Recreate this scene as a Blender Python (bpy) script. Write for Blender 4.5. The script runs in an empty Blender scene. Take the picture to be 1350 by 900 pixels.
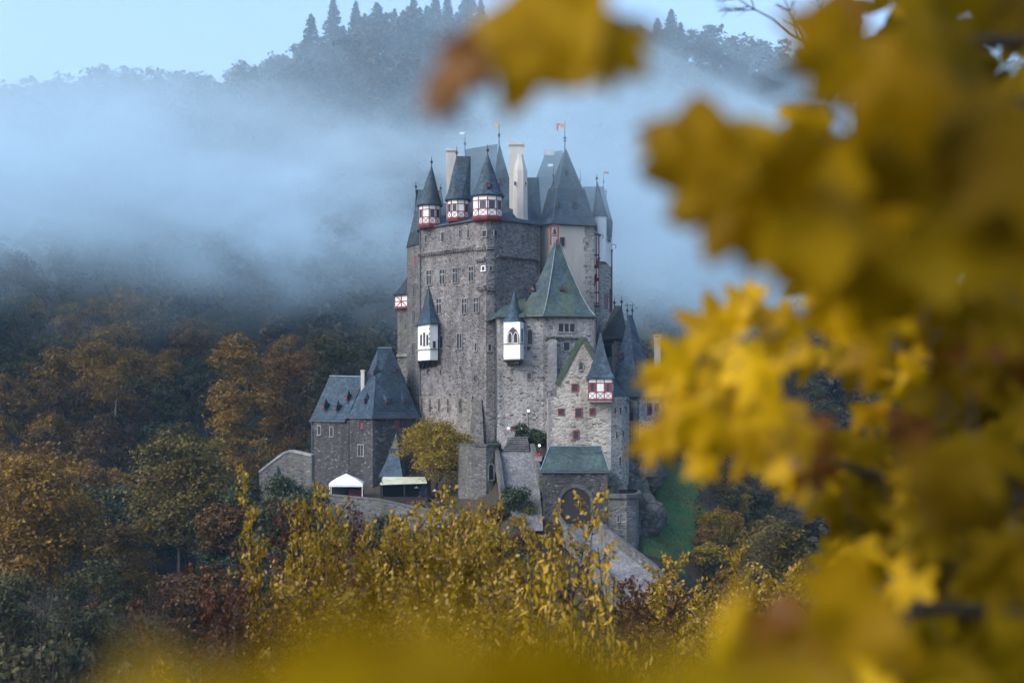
import bpy, math, random
import numpy as np
from mathutils import Vector

# ------------------------------------------------------------------ camera, sky, sun, exposure
scene = bpy.context.scene
COL = scene.collection
HZ = 540.0                       # image row of the horizon in the photograph
FPX = 1875.0                     # focal length in photograph pixels (50 mm on 36 mm)
cam = bpy.data.cameras.new('camera')
cam.lens = 50.0; cam.sensor_width = 36.0
cam.shift_y = (HZ - 450.0) / 1350.0
cam.clip_start = 0.02; cam.clip_end = 6000.0
cam.dof.use_dof = True; cam.dof.focus_distance = 185.0; cam.dof.aperture_fstop = 2.3
cam_o = bpy.data.objects.new('camera', cam); COL.objects.link(cam_o)
cam_o.location = (0, 0, 0); cam_o.rotation_euler = (math.pi / 2, 0, 0)
scene.camera = cam_o

SUN_EL, SUN_AZ = math.radians(38), math.radians(235)     # azimuth clockwise from +Y
w = bpy.data.worlds.new('World'); scene.world = w; w.use_nodes = True
nt = w.node_tree; bg = nt.nodes['Background']
sky = nt.nodes.new('ShaderNodeTexSky'); sky.sky_type = 'NISHITA'; sky.sun_disc = False
sky.sun_elevation = SUN_EL; sky.sun_rotation = SUN_AZ
sky.altitude = 300; sky.air_density = 1.0; sky.dust_density = 3.5; sky.ozone_density = 3.4
nt.links.new(sky.outputs[0], bg.inputs[0]); bg.inputs[1].default_value = 0.15
sun = bpy.data.lights.new('sun', 'SUN'); sun.energy = 0.5; sun.angle = math.radians(35); sun.color = (1.0, 0.985, 0.96)
sun_o = bpy.data.objects.new('sun', sun); COL.objects.link(sun_o)
sd = Vector((math.sin(SUN_AZ) * math.cos(SUN_EL), math.cos(SUN_AZ) * math.cos(SUN_EL), math.sin(SUN_EL)))
sun_o.rotation_euler = sd.to_track_quat('Z', 'Y').to_euler()
scene.view_settings.view_transform = 'Standard'; scene.view_settings.look = 'None'
scene.view_settings.exposure = 1.32; scene.view_settings.gamma = 1.0
scene.view_settings.use_curve_mapping = False
cy = scene.cycles
cy.use_denoising = True; cy.max_bounces = 10; cy.diffuse_bounces = 3; cy.transmission_bounces = 4
cy.volume_bounces = 8; cy.transparent_max_bounces = 6; cy.volume_max_steps = 256; cy.volume_step_rate = 1.0

HAZE_D, FOG_D = 0.00014, 0.025

# ------------------------------------------------------------------ measuring helpers
def P(px, py, Y): return Vector(((px - 675.0) * Y / FPX, Y, (HZ - py) * Y / FPX))
def P2(px, Y): return Vector(((px - 675.0) * Y / FPX, Y))
def Zp(py, Y): return (HZ - py) * Y / FPX
def on_wall(px, py, A, B):
    d = Vector(((px - 675.0) / FPX, 1.0)); e = B - A; n = Vector((e.y, -e.x))
    t = n.dot(A) / n.dot(d)
    return Vector((d.x * t, t, (HZ - py) / FPX * t))

# ------------------------------------------------------------------ mesh builder
class MB:
    def __init__(self): self.v = []; self.f = []
    def add(self, vs, fs):
        o = len(self.v); self.v += [Vector(a) for a in vs]; self.f += [tuple(i + o for i in f) for f in fs]; return self
    def frame_box(self, c, u, v, n, hu, hv, n0, n1):
        c, u, v, n = Vector(c), Vector(u), Vector(v), Vector(n)
        vs = [c + u * (a * hu) + v * (b * hv) + n * d for d in (n0, n1) for a, b in ((-1, -1), (1, -1), (1, 1), (-1, 1))]
        return self.add(vs, [(3, 2, 1, 0), (4, 5, 6, 7), (0, 1, 5, 4), (1, 2, 6, 5), (2, 3, 7, 6), (3, 0, 4, 7)])
    def box(self, c, sx, sy, sz, rz=0):
        u = Vector((math.cos(rz), math.sin(rz), 0)); n = Vector((-math.sin(rz), math.cos(rz), 0))
        return self.frame_box(c, u, (0, 0, 1), n, sx / 2, sz / 2, -sy / 2, sy / 2)
    def bar(self, a, b, wd, n, n0, n1):                      # flat bar from a to b lying on a plane of normal n
        a, b, n = Vector(a), Vector(b), Vector(n); d = (b - a); L = d.length
        if L < 1e-6: return self
        u = d / L; v = n.cross(u)
        return self.frame_box((a + b) / 2, u, v, n, L / 2, wd / 2, n0, n1)
    def loft(self, rings, top=True, bottom=True, closed=True):
        o = len(self.v); n = len(rings[0])
        for r in rings: self.v += [Vector(p) for p in r]
        for k in range(len(rings) - 1):
            for i in range(n if closed else n - 1):
                j = (i + 1) % n
                self.f.append((o + k * n + i, o + k * n + j, o + (k + 1) * n + j, o + (k + 1) * n + i))
        if bottom: self.f.append(tuple(o + i for i in reversed(range(n))))
        if top: self.f.append(tuple(o + (len(rings) - 1) * n + i for i in range(n)))
        return self
    def prism(self, poly, z0, z1): return self.loft([[(p[0], p[1], z0) for p in poly], [(p[0], p[1], z1) for p in poly]])
    def tube(self, pts, rad, sides=6):
        pts = [Vector(p) for p in pts]; rings = []
        for i, p in enumerate(pts):
            d = (pts[min(i + 1, len(pts) - 1)] - pts[max(i - 1, 0)]).normalized()
            u = d.cross(Vector((0, 0, 1)) if abs(d.z) < 0.9 else Vector((1, 0, 0))).normalized(); v = d.cross(u)
            rings.append([p + (u * math.cos(2 * math.pi * k / sides) + v * math.sin(2 * math.pi * k / sides)) * rad[i] for k in range(sides)])
        return self.loft(rings)
    def ball(self, c, r, n=8, m=5):
        c = Vector(c)
        return self.loft([[c + Vector((math.sin(t) * math.cos(2 * math.pi * k / n), math.sin(t) * math.sin(2 * math.pi * k / n), -math.cos(t))) * r for k in range(n)]
                          for t in [math.pi * (0.06 + 0.88 * i / m) for i in range(m + 1)]])

OFF = {}
def obj(name, mb, mat, parent=None, bevel=0, smooth=False):
    off = OFF.get(parent.name, Vector((0, 0, 0))) if parent else Vector((0, 0, 0))
    me = bpy.data.meshes.new(name)
    me.from_pydata([tuple(v - off) for v in mb.v], [], mb.f)
    # drop degenerate quads, make normals consistent
    import bmesh
    bm = bmesh.new(); bm.from_mesh(me)
    bmesh.ops.remove_doubles(bm, verts=bm.verts, dist=0.0005)
    bmesh.ops.recalc_face_normals(bm, faces=bm.faces)
    bm.to_mesh(me); bm.free()
    if smooth: me.polygons.foreach_set('use_smooth', [True] * len(me.polygons))
    me.materials.append(mat)
    o = bpy.data.objects.new(name, me); COL.objects.link(o)
    if parent: o.parent = parent
    OFF[o.name] = off
    if bevel:
        b = o.modifiers.new('bevel', 'BEVEL'); b.width = bevel; b.segments = 1; b.limit_method = 'ANGLE'
    return o
def raw(name, V, F, mat, parent=None, mats=None):            # fast path for large leaf meshes: V (n,3), F (m,k)
    me = bpy.data.meshes.new(name); V = np.asarray(V, np.float32); F = np.asarray(F, np.int32)
    me.vertices.add(len(V)); me.vertices.foreach_set('co', V.ravel())
    k = F.shape[1]; me.loops.add(F.size); me.loops.foreach_set('vertex_index', F.ravel())
    me.polygons.add(len(F)); me.polygons.foreach_set('loop_start', np.arange(0, F.size, k, dtype=np.int32))
    me.update(calc_edges=True); me.validate()
    me.materials.append(mat)
    o = bpy.data.objects.new(name, me); COL.objects.link(o)
    if parent: o.parent = parent
    OFF[o.name] = OFF.get(parent.name, Vector((0, 0, 0))) if parent else Vector((0, 0, 0))
    return o
def tag(o, label, cat, group=None, kind=None):
    if label: o['label'] = label
    if cat: o['category'] = cat
    if group: o['group'] = group
    if kind: o['kind'] = kind
    return o
def thing(name, label, cat, loc, group=None):
    o = bpy.data.objects.new(name, None); COL.objects.link(o); o.location = loc; o.empty_display_size = 0.3
    OFF[o.name] = Vector(loc); return tag(o, label, cat, group)

# ------------------------------------------------------------------ materials
def newmat(name):
    m = bpy.data.materials.new(name); m.use_nodes = True; t = m.node_tree
    return m, t, t.nodes['Principled BSDF'], t.nodes['Material Output']
def N(t, typ, **kw):
    n = t.nodes.new(typ)
    for k, v in kw.items():
        if k.startswith('i_'): n.inputs[k[2:].replace('_', ' ')].default_value = v
        else: setattr(n, k, v)
    return n
def ramp(t, fac, stops):
    r = t.nodes.new('ShaderNodeValToRGB'); el = r.color_ramp.elements
    while len(el) < len(stops): el.new(0.5)
    for e, (p, c) in zip(el, stops): e.position = p; e.color = (*c, 1)
    t.links.new(fac, r.inputs[0]); return r.outputs[0]
def coords(t, scale):
    tc = t.nodes.new('ShaderNodeTexCoord'); mp = t.nodes.new('ShaderNodeMapping'); mp.inputs['Scale'].default_value = scale
    t.links.new(tc.outputs['Object'], mp.inputs[0]); return mp.outputs[0]
def mixc(t, fac, a, b, mode='MIX'):
    m = t.nodes.new('ShaderNodeMix'); m.data_type = 'RGBA'; m.blend_type = mode
    if isinstance(fac, (int, float)): m.inputs[0].default_value = fac
    else: t.links.new(fac, m.inputs[0])
    for s, x in ((6, a), (7, b)):
        if isinstance(x, tuple): m.inputs[s].default_value = (*x, 1)
        else: t.links.new(x, m.inputs[s])
    return m.outputs[2]
def simple(name, col, rough=0.7, var=0.15, scale=1.0, metal=0.0):
    m, t, b, o = newmat(name)
    no = N(t, 'ShaderNodeTexNoise'); no.inputs['Scale'].default_value = scale; no.inputs['Detail'].default_value = 5
    t.links.new(coords(t, (1, 1, 1)), no.inputs['Vector'])
    c = ramp(t, no.outputs[0], [(0.3, tuple(x * (1 - var) for x in col)), (0.7, tuple(min(1, x * (1 + var)) for x in col))])
    t.links.new(c, b.inputs['Base Color']); b.inputs['Roughness'].default_value = rough; b.inputs['Metallic'].default_value = metal
    return m
def stone(name, cols, mortar, size=(1.5, 1.5, 3.2), moss=0.0, bump=0.6, stain=(0.45, 1.0)):
    m, t, b, o = newmat(name)
    base = coords(t, size)
    nz = N(t, 'ShaderNodeTexNoise'); nz.inputs['Scale'].default_value = 1.3; nz.inputs['Detail'].default_value = 2
    t.links.new(base, nz.inputs['Vector'])
    wv = mixc(t, 0.12, base, nz.outputs['Color'], 'ADD')
    v1 = N(t, 'ShaderNodeTexVoronoi'); v1.feature = 'F1'; v1.inputs['Scale'].default_value = 1.0
    v2 = N(t, 'ShaderNodeTexVoronoi'); v2.feature = 'DISTANCE_TO_EDGE'; v2.inputs['Scale'].default_value = 1.0
    t.links.new(wv, v1.inputs['Vector']); t.links.new(wv, v2.inputs['Vector'])
    sep = N(t, 'ShaderNodeSeparateColor'); t.links.new(v1.outputs['Color'], sep.inputs[0])
    k = len(cols); c = ramp(t, sep.outputs[0], [(i / (k - 1), cc) for i, cc in enumerate(cols)])
    edge = ramp(t, v2.outputs[0], [(0.03, (1, 1, 1)), (0.12, (0, 0, 0))])
    c = mixc(t, edge, c, mortar)
    big = N(t, 'ShaderNodeTexNoise'); big.inputs['Scale'].default_value = 0.16; big.inputs['Detail'].default_value = 6; big.inputs['Roughness'].default_value = 0.65
    t.links.new(coords(t, (1, 1, 0.5)), big.inputs['Vector'])
    s = ramp(t, big.outputs[0], [(0.36, (stain[0],) * 3), (0.62, (stain[1],) * 3)])
    c = mixc(t, 0.75, c, s, 'MULTIPLY')
    red = N(t, 'ShaderNodeTexNoise'); red.inputs['Scale'].default_value = 0.3; red.inputs['Detail'].default_value = 4
    t.links.new(coords(t, (1, 1, 1)), red.inputs['Vector'])
    rf = ramp(t, red.outputs[0], [(0.55, (0, 0, 0)), (0.75, (0.25, 0.25, 0.25))])
    c = mixc(t, rf, c, (1.15, 0.82, 0.75), 'MULTIPLY')
    stk = N(t, 'ShaderNodeTexNoise'); stk.inputs['Scale'].default_value = 0.7; stk.inputs['Detail'].default_value = 6; t.links.new(coords(t, (1, 1, 0.10)), stk.inputs['Vector'])
    c = mixc(t, 0.6, c, ramp(t, stk.outputs[0], [(0.36, (0.55,) * 3), (0.6, (1.12,) * 3)]), 'MULTIPLY')
    pt = N(t, 'ShaderNodeTexNoise'); pt.inputs['Scale'].default_value = 0.24; pt.inputs['Detail'].default_value = 8; pt.inputs['Roughness'].default_value = 0.7; t.links.new(coords(t, (1, 1, 0.8)), pt.inputs['Vector'])
    c = mixc(t, ramp(t, pt.outputs[0], [(0.52, (0, 0, 0)), (0.64, (0.7,) * 3)]), c, mortar)
    if moss:
        mn = N(t, 'ShaderNodeTexNoise'); mn.inputs['Scale'].default_value = 0.45; mn.inputs['Detail'].default_value = 6
        t.links.new(coords(t, (1, 1, 1)), mn.inputs['Vector'])
        mf = ramp(t, mn.outputs[0], [(0.5, (0, 0, 0)), (0.75, (moss,) * 3)])
        c = mixc(t, mf, c, (0.07, 0.09, 0.03))
    t.links.new(c, b.inputs['Base Color']); b.inputs['Roughness'].default_value = 0.88
    bp = N(t, 'ShaderNodeBump'); bp.inputs['Strength'].default_value = bump; bp.inputs['Distance'].default_value = 0.12
    hh = ramp(t, v2.outputs[0], [(0.0, (0, 0, 0)), (0.25, (1, 1, 1))])
    t.links.new(hh, bp.inputs['Height']); t.links.new(bp.outputs[0], b.inputs['Normal'])
    return m
def slate(name, c0, c1, moss=None, mossamt=0.0, rough=0.62):
    m, t, b, o = newmat(name)
    vo = N(t, 'ShaderNodeTexVoronoi'); vo.inputs['Scale'].default_value = 1.0
    t.links.new(coords(t, (3.2, 3.2, 4.5)), vo.inputs['Vector'])
    sep = N(t, 'ShaderNodeSeparateColor'); t.links.new(vo.outputs['Color'], sep.inputs[0])
    c = ramp(t, sep.outputs[0], [(0.0, c0), (1.0, c1)])
    big = N(t, 'ShaderNodeTexNoise'); big.inputs['Scale'].default_value = 0.35; big.inputs['Detail'].default_value = 6
    t.links.new(coords(t, (1, 1, 0.45)), big.inputs['Vector'])
    s = ramp(t, big.outputs[0], [(0.35, (0.5,) * 3), (0.66, (1.35,) * 3)])
    c = mixc(t, 0.85, c, s, 'MULTIPLY')
    stk = N(t, 'ShaderNodeTexNoise'); stk.inputs['Scale'].default_value = 1.6; stk.inputs['Detail'].default_value = 5; t.links.new(coords(t, (1, 1, 0.12)), stk.inputs['Vector'])
    c = mixc(t, 0.7, c, ramp(t, stk.outputs[0], [(0.38, (0.65,) * 3), (0.62, (1.25,) * 3)]), 'MULTIPLY')
    b.inputs['Specular IOR Level'].default_value = 0.3
    wv = N(t, 'ShaderNodeTexWave'); wv.bands_direction = 'Z'; wv.wave_profile = 'SAW'; wv.inputs['Scale'].default_value = 0.75; wv.inputs['Distortion'].default_value = 0.4
    t.links.new(coords(t, (1, 1, 1)), wv.inputs['Vector'])
    if moss:
        mn = N(t, 'ShaderNodeTexNoise'); mn.inputs['Scale'].default_value = 0.22; mn.inputs['Detail'].default_value = 7
        t.links.new(coords(t, (1, 1, 0.6)), mn.inputs['Vector'])
        mf = ramp(t, mn.outputs[0], [(0.42, (0, 0, 0)), (0.66, (mossamt,) * 3)])
        c = mixc(t, mf, c, moss)
    t.links.new(c, b.inputs['Base Color'])
    rg = ramp(t, big.outputs[0], [(0.3, (rough - 0.1,) * 3), (0.7, (rough + 0.18,) * 3)]); t.links.new(rg, b.inputs['Roughness'])
    ad = N(t, 'ShaderNodeMath', operation='ADD'); t.links.new(wv.outputs[0], ad.inputs[0]); t.links.new(sep.outputs[0], ad.inputs[1])
    bp = N(t, 'ShaderNodeBump'); bp.inputs['Strength'].default_value = 0.7; bp.inputs['Distance'].default_value = 0.08
    t.links.new(ad.outputs[0], bp.inputs['Height']); t.links.new(bp.outputs[0], b.inputs['Normal'])
    return m
def plaster(name, col, dirt=0.75):
    m, t, b, o = newmat(name)
    a = N(t, 'ShaderNodeTexNoise'); a.inputs['Scale'].default_value = 0.5; a.inputs['Detail'].default_value = 7; a.inputs['Roughness'].default_value = 0.7
    t.links.new(coords(t, (1, 1, 0.3)), a.inputs['Vector'])
    c = ramp(t, a.outputs[0], [(0.3, tuple(x * dirt for x in col)), (0.62, col)])
    t.links.new(c, b.inputs['Base Color']); b.inputs['Roughness'].default_value = 0.9
    bp = N(t, 'ShaderNodeBump'); bp.inputs['Strength'].default_value = 0.3; bp.inputs['Distance'].default_value = 0.03
    t.links.new(a.outputs[0], bp.inputs['Height']); t.links.new(bp.outputs[0], b.inputs['Normal'])
    return m
def leafmat(name, stops, trans=0.35, rough=0.55, objvar=0.0, nscale=0.25, tint=None, gloss=0.3):
    m, t, b, o = newmat(name)
    g = N(t, 'ShaderNodeNewGeometry'); oi = N(t, 'ShaderNodeObjectInfo')
    no = N(t, 'ShaderNodeTexNoise'); no.inputs['Scale'].default_value = nscale; no.inputs['Detail'].default_value = 3
    t.links.new(coords(t, (1, 1, 1)), no.inputs['Vector'])
    m1 = N(t, 'ShaderNodeMath', operation='MULTIPLY_ADD'); t.links.new(g.outputs['Random Per Island'], m1.inputs[0]); m1.inputs[1].default_value = 0.5
    m2 = N(t, 'ShaderNodeMath', operation='MULTIPLY_ADD'); t.links.new(no.outputs[0], m2.inputs[0]); m2.inputs[1].default_value = 0.9; m2.inputs[2].default_value = -0.2
    t.links.new(m2.outputs[0], m1.inputs[2])
    src = m1.outputs[0]
    if objvar:
        m3 = N(t, 'ShaderNodeMath', operation='MULTIPLY_ADD'); t.links.new(oi.outputs['Random'], m3.inputs[0]); m3.inputs[1].default_value = objvar
        m4 = N(t, 'ShaderNodeMath', operation='SUBTRACT'); t.links.new(src, m4.inputs[0]); m4.inputs[1].default_value = objvar * 0.5
        t.links.new(m4.outputs[0], m3.inputs[2]); src = m3.outputs[0]
    c = ramp(t, src, stops)
    t.links.new(c, b.inputs['Base Color']); b.inputs['Roughness'].default_value = rough
    b.inputs['Specular IOR Level'].default_value = gloss
    tr = N(t, 'ShaderNodeBsdfTranslucent'); t.links.new(c, tr.inputs[0])
    mx = N(t, 'ShaderNodeMixShader'); mx.inputs[0].default_value = trans
    t.links.new(b.outputs[0], mx.inputs[1]); t.links.new(tr.outputs[0], mx.inputs[2]); t.links.new(mx.outputs[0], o.inputs[0])
    return m

M = {}
M['rubble'] = stone('rubble_stone', [(0.050, 0.047, 0.047), (0.126, 0.117, 0.116), (0.202, 0.187, 0.181), (0.101, 0.080, 0.076), (0.319, 0.309, 0.298)], (0.252, 0.244, 0.237), size=(2.0, 2.0, 4.0))
M['rubble_pale'] = stone('pale_rubble_stone', [(0.059, 0.059, 0.061), (0.202, 0.200, 0.200), (0.319, 0.309, 0.298), (0.168, 0.161, 0.153), (0.386, 0.374, 0.358)], (0.336, 0.331, 0.326), size=(1.8, 1.8, 3.6), stain=(0.65, 1.05))
M['rubble_tan'] = stone('tan_rubble_stone', [(0.059, 0.052, 0.047), (0.286, 0.261, 0.223), (0.386, 0.357, 0.307), (0.185, 0.165, 0.144), (0.462, 0.435, 0.381)], (0.386, 0.365, 0.326), size=(1.5, 1.5, 4.4), stain=(0.7, 1.05))
M['rubble_dark'] = stone('dark_rubble_stone', [(0.021, 0.021, 0.022), (0.046, 0.044, 0.045), (0.076, 0.072, 0.073), (0.038, 0.035, 0.037), (0.202, 0.196, 0.195)], (0.063, 0.061, 0.061), size=(1.9, 1.9, 4.0))
M['rubble_mid'] = stone('mossy_rubble_stone', [(0.050, 0.049, 0.047), (0.118, 0.113, 0.107), (0.168, 0.161, 0.153), (0.084, 0.081, 0.079), (0.235, 0.231, 0.223)], (0.151, 0.148, 0.144), size=(1.8, 1.8, 3.6), moss=0.6)
M['dressed'] = stone('dressed_stone', [(0.218, 0.217, 0.219), (0.286, 0.278, 0.279), (0.336, 0.331, 0.326)], (0.252, 0.252, 0.251), size=(1.0, 1.0, 1.4), bump=0.3)
M['dressed_dark'] = stone('weathered_dressed_stone', [(0.059, 0.059, 0.058), (0.092, 0.091, 0.091), (0.126, 0.124, 0.121)], (0.076, 0.074, 0.074), size=(1.0, 1.0, 1.4), bump=0.4, moss=0.4)
M['rubble_warm'] = stone('warm_rubble_stone', [(0.067, 0.061, 0.056), (0.185, 0.165, 0.149), (0.277, 0.252, 0.223), (0.134, 0.113, 0.102), (0.353, 0.331, 0.298)], (0.302, 0.278, 0.251), size=(1.8, 1.8, 3.8))
M['slate'] = slate('blue_slate', (0.014, 0.030, 0.048), (0.046, 0.080, 0.116), moss=(0.045, 0.060, 0.045), mossamt=0.3)
M['slate_dark'] = slate('dark_slate', (0.012, 0.019, 0.024), (0.032, 0.044, 0.052))
M['slate_moss'] = slate('mossy_slate', (0.020, 0.042, 0.056), (0.052, 0.088, 0.106), moss=(0.085, 0.105, 0.028), mossamt=0.6)
M['slate_green'] = slate('green_slate', (0.032, 0.058, 0.062), (0.065, 0.105, 0.108), moss=(0.07, 0.09, 0.04), mossamt=0.35)
M['lead'] = simple('lead_ridge', (0.13, 0.165, 0.18), 0.5, 0.2, 1.5)
M['lead_dark'] = simple('dark_lead', (0.05, 0.06, 0.07), 0.5, 0.2, 1.5)
M['white'] = plaster('white_plaster', (0.78, 0.78, 0.76), 0.70)
M['beige'] = plaster('beige_plaster', (0.44, 0.40, 0.355), 0.78)
M['chimney'] = plaster('chimney_plaster', (0.52, 0.50, 0.46), 0.62)
M['red'] = simple('red_timber', (0.16, 0.022, 0.030), 0.6, 0.25, 2.0)
M['glass'] = simple('dark_glass', (0.010, 0.012, 0.016), 0.45, 0.3, 2.0)
M['window_glass'] = simple('leaded_glass', (0.03, 0.042, 0.06), 0.25, 0.3, 2.0)
M['iron'] = simple('dark_iron', (0.03, 0.032, 0.036), 0.5, 0.2, 2.0, 0.6)
M['terrace'] = simple('leaf_strewn_gravel', (0.075, 0.036, 0.024), 0.9, 0.6, 1.5)
M['wood'] = simple('dark_wood', (0.014, 0.008, 0.009), 0.7, 0.35, 3.0)
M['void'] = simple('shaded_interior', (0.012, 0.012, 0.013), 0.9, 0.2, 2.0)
M['canvas'] = simple('white_canvas', (0.75, 0.76, 0.74), 0.75, 0.05, 1.0)
M['awning'] = simple('weathered_awning', (0.50, 0.52, 0.38), 0.7, 0.2, 0.8)
M['flag_red'] = simple('red_flag', (0.5, 0.05, 0.02), 0.7, 0.1, 1.0)
M['flag_gold'] = simple('gold_flag', (0.65, 0.36, 0.04), 0.7, 0.1, 1.0)
M['vane'] = simple('pale_vane', (0.7, 0.7, 0.68), 0.5, 0.1, 1.0)
M['bark'] = simple('grey_bark', (0.07, 0.06, 0.05), 0.9, 0.35, 1.5)
M['bark_pale'] = simple('pale_bark', (0.26, 0.25, 0.23), 0.9, 0.3, 0.8)
M['bark_dark'] = simple('dark_bark', (0.022, 0.018, 0.014), 0.9, 0.4, 3.0)
# ------------------------------------------------------------------ terrain
CTRL = [  # px, py, depth, reach   (ground heights read off the photograph)
 (760, 692, 168, 5), (800, 722, 159, 5), (850, 760, 150, 5), (700, 668, 169.5, 4), (688, 640, 172.5, 4), (684, 600, 177, 4), (684, 572, 184.5, 4), (655, 580, 181, 3), (708, 590, 179, 3),
 (745, 650, 175, 4), (770, 600, 186, 6), (822, 714, 167, 4), (820, 640, 182, 5), (845, 640, 184, 4), (845, 690, 172, 3), (885, 640, 190, 6), (885, 690, 181, 5), (915, 720, 178, 7),
 (870, 712, 172, 5), (870, 590, 196, 6), (960, 650, 205, 9), (450, 662, 184, 4), (520, 662, 181.5, 4), (580, 664, 179, 3), (416, 694, 179, 3.5), (447, 697, 176.5, 3.5), (475, 700, 175, 3.5), (500, 703, 174, 3.5), (525, 707, 173, 3.5), (545, 711, 172, 3.5), (570, 715, 171, 3.5), (592, 718, 170.3, 3.5), (400, 660, 190, 6), (480, 640, 200, 7), (620, 645, 175, 4),
 (360, 664, 186, 5), (560, 580, 197, 7), (620, 575, 194, 6), (740, 560, 200, 8), (600, 560, 210, 8), (660, 560, 212, 8), (480, 655, 190, 6), (530, 655, 188, 6), (560, 652, 186, 5), (530, 642, 195, 6), (575, 645, 190, 5), (440, 650, 192, 5), (600, 655, 184, 5), (450, 694, 176, 4), (500, 700, 171, 4), (560, 708, 169, 4), (410, 690, 178, 4), (615, 712, 168, 4), (640, 700, 166, 6), (540, 720, 164, 7), (430, 720, 166, 7),
]
CP = np.array([[*P(a, b, c), d] for a, b, c, d in CTRL])
RX = np.array([-400, -187, -104, -76, -45, -21, 62, 104, 200, 400.]); RZ = np.array([100, 105, 112, 121, 129, 130, 126, 121, 114, 107.])
def smooth(t): t = np.clip(t, 0, 1); return t * t * (3 - 2 * t)
def HT(x, y):
    x = np.asarray(x, float); y = np.asarray(y, float)
    fore = -1.75 - 0.37 * np.clip(y - 1.2, 0, 98)
    fore = np.where(y < 1.2, -1.75, fore)
    y0 = np.interp(x, [-250, -110, -40, 30, 120, 250], [178, 205, 262, 268, 240, 190])
    top = np.interp(x, RX, RZ)
    t = (y - y0) / (520 - y0)
    hill = -38 + (top + 38) * (0.35 * smooth(t) + 0.65 * np.clip(t, 0, 1.0)) + np.clip(y - 520, 0, 400) * 0.05
    hill += 3.5 * np.sin(x * 0.06 + 1.0) * np.sin(y * 0.035) * np.clip(t * 3, 0, 1) * np.clip((1.25 - t) * 3, 0, 1)
    floor = np.interp(x, [-70, -25, 40, 80], [-27, -35, -35, -31])
    base = np.where(y < 150, np.maximum(fore, floor), np.maximum(hill, floor))
    d = np.sqrt(((x - 5) / 25) ** 2 + ((y - 201) / 23) ** 2)
    mound = -5 - 34 * smooth((d - 0.72) / 0.95)
    d2 = np.sqrt(((x + 22) / 20) ** 2 + ((y - 188) / 20) ** 2)
    mound = np.maximum(mound, -11.5 - 27 * smooth((d2 - 0.62) / 0.9))
    z = np.maximum(base, mound)
    dx = x[..., None] - CP[:, 0]; dy = y[..., None] - CP[:, 1]
    g = np.exp(-(dx * dx + dy * dy) / (CP[:, 3] ** 2)); s = g.sum(-1)
    c = (g * CP[:, 2]).sum(-1) / np.maximum(s, 1e-9); ww = np.clip(1 - np.exp(-1.6 * s), 0, 1)
    z = z * (1 - ww) + (c - 0.25) * ww
    return z
def hz(x, y): return float(HT(np.array([x]), np.array([y]))[0])

def ground_mesh():
    ys = np.concatenate([np.linspace(-60, 120, 40), np.linspace(122, 226, 105), np.linspace(230, 560, 67), np.linspace(580, 2500, 14)])
    xs = np.concatenate([np.linspace(-1800, -320, 10), np.linspace(-300, -62, 50), np.linspace(-60, 60, 121), np.linspace(62, 300, 50), np.linspace(320, 1800, 10)])
    X, Y = np.meshgrid(xs, ys); Z = HT(X, Y); n, m = X.shape
    V = np.stack([X, Y, Z], -1).reshape(-1, 3)
    i = np.arange(n - 1)[:, None] * m + np.arange(m - 1)[None, :]
    F = np.stack([i, i + 1, i + m + 1, i + m], -1).reshape(-1, 4)
    return V, F
def mat_ground():
    m, t, b, o = newmat('forest_floor')
    a = N(t, 'ShaderNodeTexNoise'); a.inputs['Scale'].default_value = 0.12; a.inputs['Detail'].default_value = 8; a.inputs['Roughness'].default_value = 0.7
    t.links.new(coords(t, (1, 1, 1)), a.inputs['Vector'])
    c = ramp(t, a.outputs[0], [(0.32, (0.016, 0.018, 0.010)), (0.48, (0.028, 0.024, 0.014)), (0.58, (0.05, 0.034, 0.016)), (0.7, (0.03, 0.036, 0.014))])
    t.links.new(c, b.inputs['Base Color']); b.inputs['Roughness'].default_value = 0.95
    f = N(t, 'ShaderNodeTexNoise'); f.inputs['Scale'].default_value = 2.5; f.inputs['Detail'].default_value = 8
    t.links.new(coords(t, (1, 1, 1)), f.inputs['Vector'])
    bp = N(t, 'ShaderNodeBump'); bp.inputs['Strength'].default_value = 0.8; bp.inputs['Distance'].default_value = 0.4
    t.links.new(f.outputs[0], bp.inputs['Height']); t.links.new(bp.outputs[0], b.inputs['Normal'])
    return m
V_, F_ = ground_mesh()
g_o = raw('ground', V_, F_, mat_ground()); tag(g_o, None, None, None, 'structure')
g_o.data.polygons.foreach_set('use_smooth', [True] * len(g_o.data.polygons))

def sheet(name, pts_l, pts_r, mat, nx=6, lift=0.06, thick=0.3, bump=0.0):   # strip between two 3-D polylines with a real edge
    mb = MB(); n = len(pts_l); rings = []
    for a, b2 in zip(pts_l, pts_r):
        a, b2 = Vector(a), Vector(b2)
        rings.append([a + (b2 - a) * (i / nx) + Vector((0, 0, lift)) for i in range(nx + 1)])
    mb.loft(rings, top=False, bottom=False, closed=False)
    low = [[p - Vector((0, 0, thick)) for p in (r[0], r[-1])] for r in rings]
    o = len(mb.v)
    for k in range(n):
        mb.v += [rings[k][0].copy(), low[k][0], rings[k][-1].copy(), low[k][1]]
    for k in range(n - 1):
        q = o + 4 * k
        mb.f += [(q, q + 4, q + 5, q + 1), (q + 2, q + 3, q + 7, q + 6)]
    ob = obj(name, mb, mat); return ob
M['cobble'] = stone('cobbled_paving', [(0.14, 0.14, 0.14), (0.20, 0.20, 0.20), (0.25, 0.25, 0.245), (0.17, 0.17, 0.17)], (0.12, 0.12, 0.12), size=(2.6, 2.6, 2.6), bump=0.4, stain=(0.7, 1.0))
CY = [(661, 597, 177), (660, 620, 174.5), (664, 645, 172), (672, 670, 169.5), (688, 700, 166)]
CYR = [(699, 597, 177), (706, 620, 174.5), (711, 645, 172), (714, 668, 169.5), (716, 700, 166.5)]
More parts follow.
